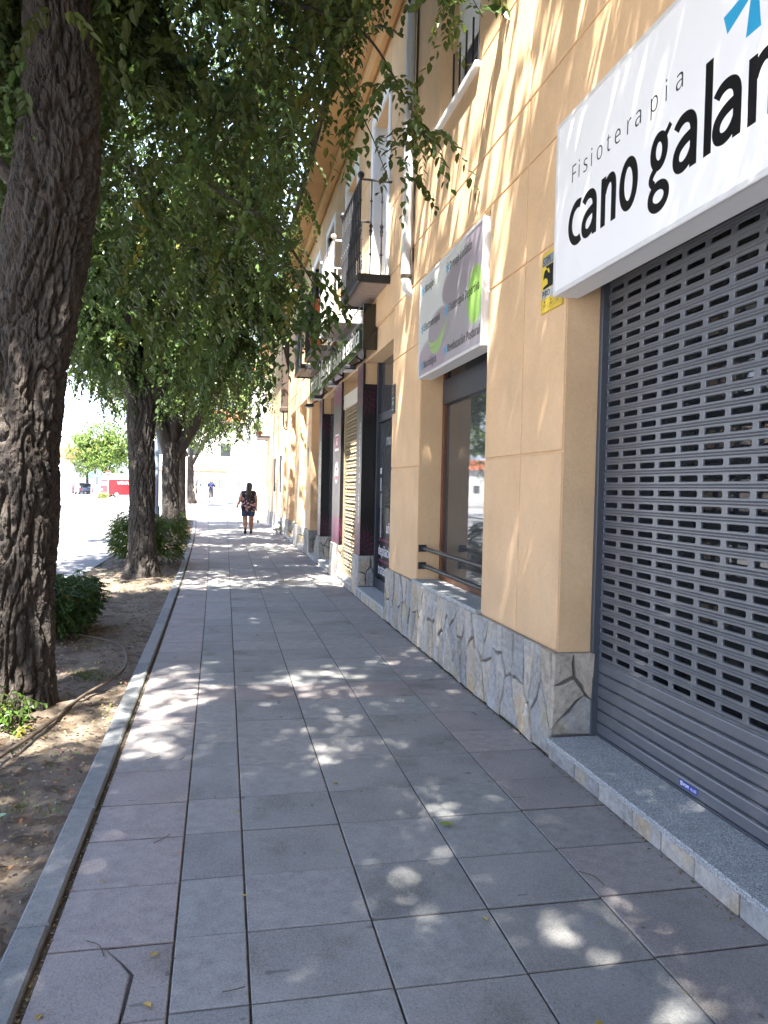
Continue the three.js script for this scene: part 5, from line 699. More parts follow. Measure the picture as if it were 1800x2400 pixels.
// ---------------------------------------------------------------- hose, litter, pots
{
  const pts = [[-2.4, 0.02, -2.15], [-1.75, 0.03, -3.0], [-1.42, 0.035, -3.62], [-1.22, 0.04, -4.35], [-1.06, 0.04, -5.05], [-0.96, 0.035, -5.75], [-0.84, 0.04, -6.15], [-0.78, 0.03, -6.6], [-0.83, 0.03, -7.15], [-0.95, 0.03, -7.6], [-1.2, 0.04, -7.9], [-1.5, 0.03, -8.2]];
  tag(mesh('irrigation_hose', tube(pts, 0.0115, 8, 120), mats.hose), 'brown irrigation hose snaking over the soil past the leaning trunk', 'hose');
  tag(mesh('irrigation_hose', tube([[-1.25, 0.03, -14.2], [-1.05, 0.2, -14.6], [-0.95, 0.05, -13.7], [-0.92, 0.03, -13.2]], 0.009, 6, 40), mats.hose), 'thin pale hose loop beside the straight street tree', 'hose');
  tag(mesh('irrigation_hose', tube([[-1.05, 0.03, -1.7], [-0.86, 0.045, -2.05], [-0.74, 0.03, -2.28], [-0.71, 0.0, -2.36]], 0.012, 8, 40), mats.iron), 'short dark hose end lying against the kerb', 'hose');
}
{
  reseed(841); const leafG = (bend) => { const P = []; leafTris(P, null, V(-0.03, 0.004, 0), V(1, 0.02, 0), V(0, 0, 1), V(0, 1, 0), 0.06, 0.034); for (let i = 0; i < P.length; i += 3) P[i + 1] += bend * P[i] * P[i] * 8 + 0.1 * bend * P[i + 2] * P[i + 2] * 30; const g = new THREE.BufferGeometry(); g.setAttribute('position', new THREE.Float32BufferAttribute(P, 3)); g.computeVertexNormals(); return g; };
  const A = leafG(0.7), B = leafG(-0.3), litM = M([1, 1, 1], 0.8, { side: THREE.DoubleSide });
  const one = (name, label, x, z, s, yaw, c, g = A) => { const o = tag(mesh(name, g, M(c, 0.7, { side: THREE.DoubleSide })), label, 'leaf'); o.position.set(x, 0.008, z); o.rotation.y = yaw; o.scale.setScalar(s); };
  one('fallen_leaf', 'green fallen leaf lying alone on the grey tiles', 1.035, -3.37, 1.25, 0.25, [0.22, 0.3, 0.06]);
  const spots = [[0.68, -4.95, 0.55, 2], [0.08, -3.66, 0.5, 1], [0.6, -3.95, 0.6, 0.3], [0.5, -3.2, 0.4, 2.2], [-0.16, -3.3, 0.4, 2], [-0.2, -2.58, 0.6, 1], [-0.2, -2.33, 0.6, 2.4], [-0.34, -2.12, 0.5, 0.4], [-0.5, -2.33, 0.5, 1.2], [0.1, -2.9, 0.4, 3], [0.95, -2.6, 0.5, 1.9], [1.35, -2.5, 0.35, 0.5], [1.1, -2.02, 0.55, 0.2], [-0.44, -3.1, 0.4, 1], [1.5, -4.2, 0.35, 0.6], [0.4, -4.4, 0.35, 1.6], [-0.38, -4.3, 0.35, 0.2]];
  for (const [i, [x, z, s, a]] of spots.entries()) { const o = mesh('dry_leaf', i % 2 ? A : B, M([0.34 + 0.1 * rnd(), 0.24 + 0.06 * rnd(), 0.07], 0.8, { side: THREE.DoubleSide })); tag(o, 'small dry yellow leaf lying on the pavement tiles', 'leaf', 'dry leaves on the pavement'); o.position.set(x, 0.006, z); o.rotation.y = a; o.scale.setScalar(s); }
  // litter on the soil and along the wall joint
  const L = []; for (let i = 0; i < 6500; i++) { const z = -1.5 - 22 * Math.pow(rnd(), 1.6); L.push([rr(-2.25, xKerb(z) - 0.12), 0.018, z, rr(0.15, 0.62)]); }
  for (let i = 0; i < 620; i++) { const z = -rr(1.9, 11); L.push([rr(1.866, 1.9) + (z > -4.2 ? -0.02 : 0.0), 0.004, z, rr(0.1, 0.32)]); } for (let i = 0; i < 300; i++) { const z = -1.6 - 12 * rnd() * rnd(); L.push([xKerb(z) + rr(0.004, 0.03), 0.0, z, rr(0.1, 0.3)]); } for (let i = 0; i < 260; i++) { const z = -1.6 - 9 * rnd(); L.push([JX[Math.floor(rr(1, 6))](z) + rr(-0.008, 0.008), 0.002, z, rr(0.06, 0.2)]); }
  const im = new THREE.InstancedMesh(B, litM, L.length), e = new THREE.Euler(), q = new THREE.Quaternion(), m4 = new THREE.Matrix4(), col = new THREE.Color();
  L.forEach((p, i) => { e.set(rr(-0.5, 0.5), rr(0, 6.3), rr(-0.5, 0.5)); q.setFromEuler(e); m4.compose(V(p[0], p[1], p[2]), q, V(p[3], p[3], p[3])); im.setMatrixAt(i, m4); const t = rnd(); im.setColorAt(i, t < 0.12 ? col.setRGB(0.24, 0.2, 0.14) : t < 0.2 ? col.setRGB(0.12, 0.2, 0.06) : col.setRGB(0.1 + 0.16 * rnd(), 0.075 + 0.1 * rnd(), 0.04 + 0.03 * rnd())); });
  im.name = 'leaf_litter'; tag(finish(im), 'crumbled dry leaf litter on soil and in joints', 'litter', null, 'stuff'); scene.add(im);
  const peb = new THREE.InstancedMesh(new THREE.IcosahedronGeometry(0.5, 0), M([0.2, 0.17, 0.14], 0.95), 1500); for (let i = 0; i < 1500; i++) { const z = -1.5 - 14 * Math.pow(rnd(), 1.5), s = rr(0.006, 0.02); e.set(rr(0, 3), rr(0, 3), 0); q.setFromEuler(e); m4.compose(V(rr(-2.25, xKerb(z) - 0.12), 0.012, z), q, V(s, s * 0.6, s)); peb.setMatrixAt(i, m4); peb.setColorAt(i, col.setScalar(rr(0.5, 1.5))); } peb.name = 'pebbles'; tag(finish(peb), 'small pebbles and clods scattered over the soil', 'pebbles', null, 'stuff'); scene.add(peb);
  // bits of green leaf and paper on the soil
  for (const [x, z, c, s, lab] of [[-0.97, -3.72, [0.3, 0.42, 0.28], 1.0, 'pale green fallen leaf lying on the soil'], [-1.2, -4.4, [0.35, 0.5, 0.35], 0.6, 'pale green fallen leaf lying on the soil'], [-1.02, -3.25, [0.28, 0.4, 0.26], 0.5, 'pale green fallen leaf lying on the soil']]) { const o = tag(mesh('green_leaf', A, M(c, 0.8, { side: THREE.DoubleSide })), lab, 'leaf', 'pale leaves on the soil'); o.position.set(x, 0.03, z); o.rotation.y = x * 9; o.scale.setScalar(s); }
  const tw = []; for (const [x, z, a, l] of [[-0.4, -4.45, 0.7, 0.09], [-0.22, -4.42, 1.2, 0.07], [-0.27, -3.4, 0.9, 0.1], [-0.36, -2.6, 2.2, 0.12], [-0.22, -2.1, 1.6, 0.08], [1.5, -2.75, 2, 0.13], [0.02, -2.35, 0.2, 0.07]]) { const o = tag(mesh('dry_twig', tube([[0, 0.004, 0], [l * 0.5, 0.008, l * 0.12], [l, 0.004, 0]], 0.0016, 5, 8), twigM), 'short dry twig lying on the pavement tiles', 'twig', 'dry twigs on the pavement'); o.position.set(x, 0.002, z); o.rotation.y = a; }
}
{
  const pot = lathe([[0, 0], [0.075, 0], [0.1, 0.17], [0.115, 0.17], [0.115, 0.2], [0.1, 0.2], [0.09, 0.16], [0, 0.16]], 18), y = 4.142;
  for (const [x, z, yy, lab] of [[1.62, -14.05, y, 'terracotta pot on the dark balcony slab beside a rail'], [1.62, -14.35, y, 'terracotta pot on the dark balcony slab beside a rail'], [1.6, -14.02, y + 0.62, 'terracotta pot hung high on the dark balcony rail']]) { const t = thing('flower_pot', lab, 'flower pot', [x, yy, z], 0, yy === y ? 'pots standing on the balcony' : undefined); mesh('pot', pot, mats.terracotta, t); mesh('earth', lathe([[0, 0.165], [0.09, 0.165]], 14), mats.soil, t); reseed(851 + Math.round(z * 10)); foliage(t, 'leaves', Array.from({ length: 22 }, () => [rr(-0.06, 0.06), rr(0.17, 0.3), rr(-0.06, 0.06)]), bushSprays, 0.9, [1, 1, 0.8]); }
  for (const [i, z] of [-33.7, -34.3, -35.3].entries()) { const t = thing('balcony_plant', 'leafy potted plant on the far balcony over the square', 'plant', [1.5, 3.78, z], 0, 'plants on the far balcony'); mesh('pot', pot, mats.terracotta, t); reseed(861 + i); foliage(t, 'leaves', Array.from({ length: 60 }, () => [rr(-0.2, 0.1), rr(0.15, 0.7), rr(-0.2, 0.2)]), bushSprays, 1.6, [1.3, 1.4, 0.8]); }
}
// ---------------------------------------------------------------- people and the dog
// capsules [ax, ay, az, bx, by, bz, ra, rb] joined by a smooth minimum and meshed
function field(caps, k, cut) {
  return (x, y, z) => {
    let s = 1e9; for (const c of caps) { const dx = c[3] - c[0], dy = c[4] - c[1], dz = c[5] - c[2], px = x - c[0], py = y - c[1], pz = z - c[2], t = clamp((px * dx + py * dy + pz * dz) / (dx * dx + dy * dy + dz * dz + 1e-9), 0, 1), ex = px - dx * t, ey = py - dy * t, ez = (pz - dz * t) * (c[8] || 1); const d = Math.sqrt(ex * ex + ey * ey + ez * ez) - (c[6] + (c[7] - c[6]) * t); if (d - s > k) continue; if (s - d > k) { s = d; continue; } const h = clamp(0.5 + 0.5 * (s - d) / k, 0, 1); s = s + (d - s) * h - k * h * (1 - h); }
    return cut ? Math.max(s, cut(x, y, z)) : s;
  };
}
function meshField(f, c, half, res) {
  const mc = new MarchingCubes(res, new THREE.MeshBasicMaterial(), false, false, 260000); mc.isolation = 0; const n = mc.size, hs = n / 2;
  let i = 0; for (let z = 0; z < n; z++) for (let y = 0; y < n; y++) for (let x = 0; x < n; x++, i++) mc.field[i] = -f(c[0] + (x - hs) / hs * half, c[1] + (y - hs) / hs * half, c[2] + (z - hs) / hs * half);
  mc.update(); const cnt = mc.count ?? mc.geometry.drawRange.count, p = new Float32Array(cnt * 3), nr = new Float32Array(cnt * 3); for (let v = 0; v < cnt * 3; v += 3) { for (let a = 0; a < 3; a++) p[v + a] = c[a] + mc.positionArray[v + a] * half; const e = 0.004, [X, Y, Z] = [p[v], p[v + 1], p[v + 2]], g = V(f(X + e, Y, Z) - f(X - e, Y, Z), f(X, Y + e, Z) - f(X, Y - e, Z), f(X, Y, Z + e) - f(X, Y, Z - e)).normalize(); nr[v] = g.x; nr[v + 1] = g.y; nr[v + 2] = g.z; }
  const g = new THREE.BufferGeometry(); g.setAttribute('position', new THREE.BufferAttribute(p, 3)); g.setAttribute('normal', new THREE.BufferAttribute(nr, 3)); return g;
}
function paint(g, fn) { const p = g.attributes.position, c = new Float32Array(p.count * 3); for (let i = 0; i < p.count; i++) c.set(fn(p.getX(i), p.getY(i), p.getZ(i)), i * 3); g.setAttribute('color', new THREE.BufferAttribute(c, 3)); return g; }
const skin = M([0.36, 0.19, 0.125], 0.6), skin2 = M([0.42, 0.25, 0.18], 0.6), hairM = M([0.012, 0.009, 0.008], 0.45), brownHair = M([0.05, 0.025, 0.015], 0.5);
function handCaps(w, d, side) { // wrist, direction of the hand, side of the thumb (x)
  const L = Math.hypot(...d), n = d.map((v) => v / L), o = [w[0] + n[0] * 0.085, w[1] + n[1] * 0.085, w[2] + n[2] * 0.085], c = [[...w, ...o, 0.026, 0.03]];
  for (let i = 0; i < 4; i++) { const f = (i - 1.5) * 0.019, l = [0.062, 0.072, 0.068, 0.052][i], a = [o[0] + 0.2 * f * side, o[1] + n[1] * 0.005, o[2] + f], b = [a[0] + n[0] * l * 0.55, a[1] + n[1] * l * 0.55, a[2] + n[2] * l * 0.55], e = [b[0] + n[0] * l * 0.4 + 0.012 * side, b[1] + n[1] * l * 0.45, b[2] + n[2] * l * 0.45 - 0.006]; c.push([...a, ...b, 0.0095, 0.009], [...b, ...e, 0.009, 0.008]); }
  const tb = [w[0] + n[0] * 0.035, w[1] + n[1] * 0.035, w[2] - 0.02], te = [tb[0] + n[0] * 0.05, tb[1] + n[1] * 0.05, tb[2] - 0.035]; c.push([...tb, ...te, 0.012, 0.0095]); return c;
}
function headCaps(h, fx, fz) { // centre of the skull, direction the face looks
  const nx = [h[0] + fx * 0.1, h[1] - 0.035, h[2] + fz * 0.1]; return [[h[0] - fx * 0.01, h[1] + 0.02, h[2] - fz * 0.01, h[0] + fx * 0.02, h[1] - 0.01, h[2] + fz * 0.02, 0.092, 0.085], [h[0] + fx * 0.03, h[1] - 0.06, h[2] + fz * 0.03, h[0] + fx * 0.05, h[1] - 0.085, h[2] + fz * 0.05, 0.058, 0.045], [h[0] + fx * 0.092, h[1] - 0.01, h[2] + fz * 0.092, nx[0] + fx * 0.012, nx[1], nx[2] + fz * 0.012, 0.009, 0.014], [h[0] - fz * 0.09, h[1] + 0.01, h[2] + fx * 0.09, h[0] - fz * 0.09, h[1] - 0.035, h[2] + fx * 0.09, 0.014, 0.01], [h[0] + fz * 0.09, h[1] + 0.01, h[2] - fx * 0.09, h[0] + fz * 0.09, h[1] - 0.035, h[2] - fx * 0.09, 0.014, 0.01]];
}
function face(p, h, fx, fz, sk) { // eyes and mouth
  for (const s of [-1, 1]) { const e = mesh('eye', new THREE.SphereGeometry(0.009, 8, 6), M([0.02, 0.015, 0.012], 0.2), p); e.position.set(h[0] + fx * 0.095 - fz * 0.034 * s, h[1] + 0.002, h[2] + fz * 0.095 + fx * 0.034 * s); }
  const m = mesh('mouth', new THREE.SphereGeometry(0.018, 8, 6), M([0.3, 0.08, 0.07], 0.5), p); m.scale.set(1, 0.35, 0.6); m.position.set(h[0] + fx * 0.098, h[1] - 0.078, h[2] + fz * 0.098); m.rotation.y = Math.atan2(fx, fz);
}
{ // woman walking away with the dog
  const t = thing('person', 'person with long black hair in floral top and denim shorts walking a dog', 'person', [0.815, 0.004, -25.8]); t.scale.setScalar(0.985);
  const torso = [[0, 0.92, 0.02, 0, 1.1, 0.01, 0.185, 0.185, 1.25], [-0.09, 1.08, 0, 0.09, 1.08, 0, 0.15, 0.15, 1.2], [-0.1, 1.3, 0, 0.1, 1.3, 0, 0.125, 0.125, 1.15], [-0.11, 0.9, 0.03, 0.11, 0.9, 0.03, 0.15, 0.15, 1.15], [-0.17, 1.39, 0, 0.17, 1.39, 0, 0.06, 0.06]];
  const hd = [0.03, 1.585, -0.02], fx = 0.42, fz = -0.91, wl = [-0.36, 0.93, -0.02], wr = [0.265, 0.88, -0.02];
  const legs = [[-0.1, 0.86, 0.02, -0.11, 0.5, 0.0, 0.115, 0.075], [-0.11, 0.5, 0, -0.1, 0.33, 0.08, 0.075, 0.07], [-0.1, 0.33, 0.08, -0.095, 0.15, 0.16, 0.07, 0.04], [0.11, 0.86, 0, 0.105, 0.48, -0.05, 0.115, 0.078], [0.105, 0.48, -0.05, 0.1, 0.3, -0.05, 0.076, 0.072], [0.1, 0.3, -0.05, 0.1, 0.09, -0.06, 0.072, 0.042]];
  const arms = [[-0.2, 1.37, 0, -0.275, 1.15, 0.02, 0.066, 0.055], [-0.275, 1.15, 0.02, ...wl, 0.052, 0.03], [0.2, 1.37, 0, 0.255, 1.13, 0.02, 0.066, 0.055], [0.255, 1.13, 0.02, ...wr, 0.052, 0.03]];
  const body = meshField(field([...torso, ...legs, ...arms, [0, 1.38, 0, 0.02, 1.52, -0.01, 0.055, 0.052], ...headCaps(hd, fx, fz)], 0.035), [0, 0.86, 0], 0.9, 132);
  const hl = meshField(field(handCaps(wl, [-0.25, -0.95, -0.15], 1), 0.008), [wl[0] - 0.03, wl[1] - 0.08, wl[2]], 0.15, 60), hr = meshField(field(handCaps(wr, [0.06, -0.98, -0.1], -1), 0.008), [wr[0], wr[1] - 0.08, wr[2]], 0.15, 60);
  mesh('body', mergeGeometries([body, hl, hr]), skin, t); face(t, hd, fx, fz);
  const top = meshField(field([...torso.map((c) => [c[0], c[1], c[2], c[3], c[4], c[5], c[6] + 0.02, c[7] + 0.02, c[8]]), [-0.15, 0.83, 0.03, 0.15, 0.83, 0.03, 0.14, 0.14, 1.1]], 0.05, (x, y, z) => Math.max(0.755 + 0.012 * Math.sin(x * 30) - y, y - 1.475 + 0.4 * Math.max(0, Math.abs(x) - 0.05), Math.abs(x) - 0.235)), [0, 1.08, 0], 0.42, 84);
  const fl = [[0.5, 0.32, 0.28], [0.42, 0.08, 0.16], [0.6, 0.5, 0.42], [0.06, 0.09, 0.05], [0.5, 0.2, 0.22]];
  mesh('floral_top', paint(top, (x, y, z) => { const a = N3(x * 13, y * 13, z * 13 + 3), b = N3(x * 22 + 9, y * 22, z * 22); const dens = y < 1.1 ? 0.06 : 0.24; if (a > dens && b > -0.25) return fl[Math.floor(Math.abs(N3(x * 6, y * 6, z * 6 + 8)) * 12) % 5]; return [0.012, 0.013, 0.024]; }), M(0xffffff, 0.85, { vertexColors: true }), t);
  const sh = meshField(field([[-0.1, 0.88, 0.03, -0.115, 0.62, 0.01, 0.145, 0.112], [0.1, 0.88, 0.02, 0.112, 0.62, -0.03, 0.145, 0.112]], 0.05, (x, y) => Math.max(0.585 - y, y - 0.95)), [0, 0.76, 0], 0.3, 60);
  mesh('shorts', sh, M([0.035, 0.055, 0.11], 0.9), t);
  const hair = meshField(field([[hd[0] - fx * 0.015, hd[1] + 0.03, hd[2] + 0.012, hd[0] - fx * 0.03, hd[1] - 0.03, hd[2] + 0.03, 0.108, 0.1], [0.01, 1.5, 0.06, -0.01, 1.3, 0.13, 0.095, 0.09], [-0.01, 1.3, 0.13, -0.02, 1.08, 0.165, 0.085, 0.035, 1.5]], 0.05, (x, y, z) => { const q = (x - hd[0]) * fx + (z - hd[2]) * fz; return y > 1.47 ? q - 0.055 : -1; }), [0, 1.38, 0.03], 0.36, 80); mesh('hair', hair, hairM, t);
  const shoe = (n, c) => mesh(n, meshField(field(c, 0.02, (x, y) => 0.002 - y), [(c[0][0] + c[0][3]) / 2, 0.1, (c[0][2] + c[0][5]) / 2], 0.2, 56), M([0.012, 0.012, 0.014], 0.5), t);
  shoe('shoe', [[-0.095, 0.15, 0.19, -0.095, 0.045, 0.11, 0.042, 0.045], [-0.095, 0.045, 0.11, -0.095, 0.03, 0.05, 0.044, 0.032]]); shoe('shoe', [[0.1, 0.045, -0.03, 0.1, 0.035, -0.17, 0.044, 0.04], [0.1, 0.035, -0.17, 0.1, 0.028, -0.23, 0.042, 0.028]]);
  const l = thing('dog_leash', 'thin leash hanging from the walking person to the white dog', 'leash', [0.815, 0, -25.8]); mesh('cord', tube([[0.275, 0.8, -0.04], [0.33, 0.42, 0.02], [0.6, 0.24, 0.1], [0.94, 0.34, 0.05]], 0.004, 5, 30), M([0.25, 0.03, 0.08], 0.7), l); mesh('bag_holder', lathe([[0, 0], [0.03, 0.01], [0.035, 0.06], [0.025, 0.12], [0, 0.13]], 10), mats.iron, l).position.set(0.32, 0.36, 0.02);
}
{ // dog seen from behind
  const t = thing('dog', 'small white dog with cropped tail walking beside the stone plinth', 'dog', [1.74, 0.004, -25.45], -0.35);
  const caps = [[0, 0.24, 0.14, 0, 0.25, -0.06, 0.085, 0.09], [0, 0.25, -0.06, 0, 0.26, -0.16, 0.09, 0.095], [0, 0.29, -0.2, 0.01, 0.35, -0.27, 0.06, 0.05], [0.01, 0.37, -0.29, 0.015, 0.37, -0.33, 0.055, 0.05], [0.015, 0.355, -0.36, 0.02, 0.345, -0.42, 0.032, 0.022], [-0.045, 0.41, -0.29, -0.06, 0.37, -0.28, 0.02, 0.014], [0.06, 0.41, -0.29, 0.075, 0.37, -0.28, 0.02, 0.014], [0, 0.29, 0.2, 0, 0.38, 0.24, 0.018, 0.01]];
  for (const s of [-1, 1]) caps.push([0.06 * s, 0.22, 0.14, 0.065 * s, 0.155, 0.1, 0.055, 0.034], [0.065 * s, 0.155, 0.1, 0.065 * s, 0.085, 0.17, 0.03, 0.02], [0.065 * s, 0.085, 0.17, 0.065 * s, 0.02, 0.155 - 0.03 * s, 0.019, 0.02], [0.06 * s, 0.2, -0.15, 0.06 * s, 0.1, -0.14 - 0.03 * s, 0.04, 0.022], [0.06 * s, 0.1, -0.14 - 0.03 * s, 0.06 * s, 0.02, -0.16 - 0.05 * s, 0.02, 0.02], [0.06 * s, 0.018, -0.16 - 0.05 * s, 0.06 * s, 0.015, -0.19 - 0.05 * s, 0.02, 0.016]);
  const g = meshField(field(caps, 0.03, (x, y) => 0.001 - y), [0, 0.22, -0.08], 0.38, 84); mesh('body', paint(g, (x, y, z) => { const n = N3(x * 9, y * 9, z * 9); return n > 0.22 ? [0.16, 0.13, 0.12] : [0.58 + 0.2 * n, 0.57 + 0.2 * n, 0.57 + 0.2 * n]; }), M(0xffffff, 0.95, { vertexColors: true }), t);
  for (const s of [-1, 1]) mesh('eye', new THREE.SphereGeometry(0.008, 8, 6), mats.iron, t).position.set(0.016 + 0.028 * s, 0.385, -0.375); mesh('nose', new THREE.SphereGeometry(0.011, 8, 6), mats.iron, t).position.set(0.02, 0.348, -0.442);
  mesh('collar', new THREE.TorusGeometry(0.062, 0.008, 6, 20), M([0.3, 0.04, 0.06], 0.6), t).position.set(0.005, 0.315, -0.225);
}
function farPerson(label, pos, turn, o) {
  const t = thing('person', label, 'person', pos, turn), hd = [0, 1.55, 0.01], wl = o.wl, wr = o.wr, el = o.el, er = o.er;
  const torso = [[0, 0.92, 0, 0, 1.12, 0, 0.13, 0.12, 1.3], [-0.08, 1.3, 0, 0.08, 1.3, 0, 0.1, 0.1, 1.2], [-0.08, 0.9, 0, 0.08, 0.9, 0, 0.1, 0.1, 1.1], [-0.14, 1.36, 0, 0.14, 1.36, 0, 0.045, 0.045]];
  const legs = [[-0.085, 0.88, 0, -0.08, 0.48, 0.02, 0.09, 0.055], [-0.08, 0.48, 0.02, -0.08, 0.06, -0.02, 0.052, 0.032], [0.085, 0.88, 0, 0.08, 0.48, 0.05, 0.09, 0.055], [0.08, 0.48, 0.05, 0.08, 0.06, 0.03, 0.052, 0.032], [-0.08, 0.04, -0.02, -0.085, 0.03, 0.12, 0.035, 0.028], [0.08, 0.04, 0.03, 0.085, 0.03, 0.17, 0.035, 0.028]];
  const arms = [[-0.17, 1.36, 0, ...el, 0.048, 0.04], [...el, ...wl, 0.038, 0.026], [0.17, 1.36, 0, ...er, 0.048, 0.04], [...er, ...wr, 0.038, 0.026], ...handCaps(wl, [wl[0] - el[0], wl[1] - el[1], wl[2] - el[2]], 1), ...handCaps(wr, [wr[0] - er[0], wr[1] - er[1], wr[2] - er[2]], -1)];
  mesh('body', meshField(field([...torso, ...legs, ...arms, [0, 1.36, 0, 0, 1.48, 0.01, 0.046, 0.045], ...headCaps(hd, 0, 1)], 0.02), [0, 0.84, 0.02], 0.88, 110), skin2, t); face(t, hd, 0, 1);
  mesh('top', meshField(field([...torso.map((c) => [c[0], c[1], c[2], c[3], c[4], c[5], c[6] + 0.016, c[7] + 0.016, c[8]]), [-0.16, 1.36, 0, -0.16 + (el[0] + 0.16) * 0.6, 1.36 + (el[1] - 1.36) * 0.6, el[2] * 0.6, 0.062, 0.058], [0.16, 1.36, 0, 0.16 + (er[0] - 0.16) * 0.6, 1.36 + (er[1] - 1.36) * 0.6, er[2] * 0.6, 0.062, 0.058]], 0.03, (x, y) => Math.max(o.hem - y, y - 1.43)), [0, 1.15, 0], 0.42, 64), M(o.top, 0.9), t);
  mesh(o.skirt ? 'skirt' : 'shorts', meshField(field(o.skirt ? [[-0.06, 0.95, 0, -0.05, 0.5, 0.02, 0.125, 0.115], [0.06, 0.95, 0, 0.05, 0.5, 0.02, 0.125, 0.115]] : [[-0.085, 0.9, 0, -0.085, 0.74, 0.01, 0.115, 0.1], [0.085, 0.9, 0, 0.085, 0.74, 0.02, 0.115, 0.1]], 0.04, (x, y) => Math.max(o.low - y, y - 0.98)), [0, 0.72, 0], 0.36, 56), M(o.bottom, 0.9), t);
  mesh('hair', meshField(field([[0, 1.58, -0.012, 0, 1.54, -0.03, 0.103, 0.1], [-0.06, 1.5, -0.04, -0.07, o.hair, -0.05, 0.06, 0.035], [0.06, 1.5, -0.04, 0.07, o.hair, -0.05, 0.06, 0.035]], 0.03, (x, y, z) => y > 1.4 ? z - 0.045 : -1), [0, 1.45, -0.02], 0.3, 56), brownHair, t);
}
farPerson('person in navy top and dark grey skirt standing on the square', [-0.84, groundY(-0.84, -54) - 0.015, -54], 0.1, { el: [-0.24, 1.12, 0.02], wl: [-0.12, 1.18, 0.2], er: [0.25, 1.1, 0.03], wr: [0.2, 1.02, 0.18], hem: 0.93, top: [0.02, 0.035, 0.13], skirt: true, low: 0.42, bottom: [0.1, 0.09, 0.1], hair: 1.3 });
farPerson('person in white top and shorts standing between tree and white pole', [-1.72, groundY(-1.72, -54) - 0.015, -54.2], 0.7, { el: [-0.28, 1.14, 0.05], wl: [-0.42, 0.95, 0.12], er: [0.24, 1.12, 0.1], wr: [0.36, 1.28, 0.26], hem: 0.86, top: [0.22, 0.21, 0.21], low: 0.68, bottom: [0.08, 0.05, 0.05], hair: 1.42 });
// ---------------------------------------------------------------- vehicles, signs and buildings far down the street
struct('parking_area', cbox(-40, -8.6, -0.3, 0.1, -150, -76, 0), mats.concrete, 'sunlit paved parking area beside the road', 'paving');
function wheel(parent, x, z, r) { const w = part('wheel', parent, [x, r, z]); const ty = new THREE.CylinderGeometry(r, r, 0.2, 22); ty.rotateX(PI / 2); mesh('tyre', ty, mats.iron, w); const rim = new THREE.CylinderGeometry(r * 0.6, r * 0.6, 0.215, 16); rim.rotateX(PI / 2); mesh('rim', rim, mats.whiteFrame, w); }
function profileBody(pts, w, bev = 0.06) { const g = new THREE.ExtrudeGeometry(new THREE.Shape(pts.map((p) => new THREE.Vector2(...p))), { depth: w - 2 * bev, bevelEnabled: true, bevelThickness: bev, bevelSize: bev, bevelOffset: -bev, bevelSegments: 2, curveSegments: 4 }); g.translate(0, 0, -w / 2 + bev); return g; }
const wGlass = M([0.03, 0.035, 0.04], 0.1), lampRed = M([0.5, 0.02, 0.02], 0.3);
function van(label, color, pos, turn, L, Wd, H, o = {}) {
  const t = thing(o.name || 'van', label, 'van', pos, turn), m = M(color, 0.35);
  mesh('body', profileBody([[0.02, 0.3], [0, 0.9], [0.1, H - 0.25], [0.22, H], [L * 0.66, H], [L * 0.72, H - 0.06], [L * 0.85, 1.12], [L * 0.97, 0.98], [L, 0.75], [L, 0.32]], Wd), m, t);
  for (const s of [-1, 1]) { mesh('side_window', cbox(L * 0.63, L * 0.79, 1.08, H - 0.28, s * (Wd / 2 - 0.004), s * (Wd / 2 + 0.006), 0.004), wGlass, t); wheel(t, L * 0.19, s * (Wd / 2 - 0.1), 0.33); wheel(t, L * 0.83, s * (Wd / 2 - 0.1), 0.33); mesh('tail_light', cbox(-0.012, 0.05, 0.75, 1.25, s * (Wd / 2 - 0.12), s * (Wd / 2 - 0.02), 0.01), lampRed, t); mesh('door_handle', cbox(L * 0.6, L * 0.64, 1.0, 1.04, s * (Wd / 2), s * (Wd / 2 + 0.03), 0.006), mats.black, t); }
  mesh('rear_window', cbox(0.015, 0.045, 1.3, H - 0.28, -Wd * 0.4, Wd * 0.4, 0.01), o.rear || wGlass, t); mesh('bumper', cbox(-0.06, 0.1, 0.28, 0.5, -Wd / 2 + 0.03, Wd / 2 - 0.03, 0.03), mats.boardGrey, t); mesh('bumper', cbox(L - 0.08, L + 0.05, 0.28, 0.5, -Wd / 2 + 0.03, Wd / 2 - 0.03, 0.03), mats.boardGrey, t); mesh('number_plate', cbox(-0.068, -0.06, 0.78, 0.9, -0.62, -0.12, 0.002), mats.white, t); mesh('windscreen', polys([[[L * 0.735, H - 0.12, -Wd * 0.42], [L * 0.735, H - 0.12, Wd * 0.42], [L * 0.853, 1.16, Wd * 0.42], [L * 0.853, 1.16, -Wd * 0.42]].map((p) => [p[0] + 0.02, p[1], p[2]])]), wGlass, t);
  return t;
}
{
  const v = van('red delivery van with white lettering parked in front of the white van', [0.5, 0.012, 0.016], [-12.7, 0.1, -87.8], 0.576, 5.2, 1.9, 1.95, { rear: mats.white });
  const tW = canvasTex(512, 128, (c, w, h) => { c.clearRect(0, 0, w, h); c.fillStyle = '#fff'; c.font = 'bold 118px sans-serif'; c.fillText('WÜRTH', 10, 108); }); mesh('lettering', quad([1.0, 1.38, 0.9565], [2.9, 1.38, 0.9565], [2.9, 1.78, 0.9565], [1.0, 1.78, 0.9565]), M(0xffffff, 0.4, { map: tW, transparent: true }), v); mesh('side_line', cbox(0.9, 4.6, 0.98, 1.0, 0.95, 0.956, 0), M([0.3, 0.01, 0.012], 0.5), v);
  van('tall white van parked behind the red van', [0.72, 0.72, 0.72], [-14.0, 0.1, -92.4], 0.576, 5.9, 2.0, 2.6);
}
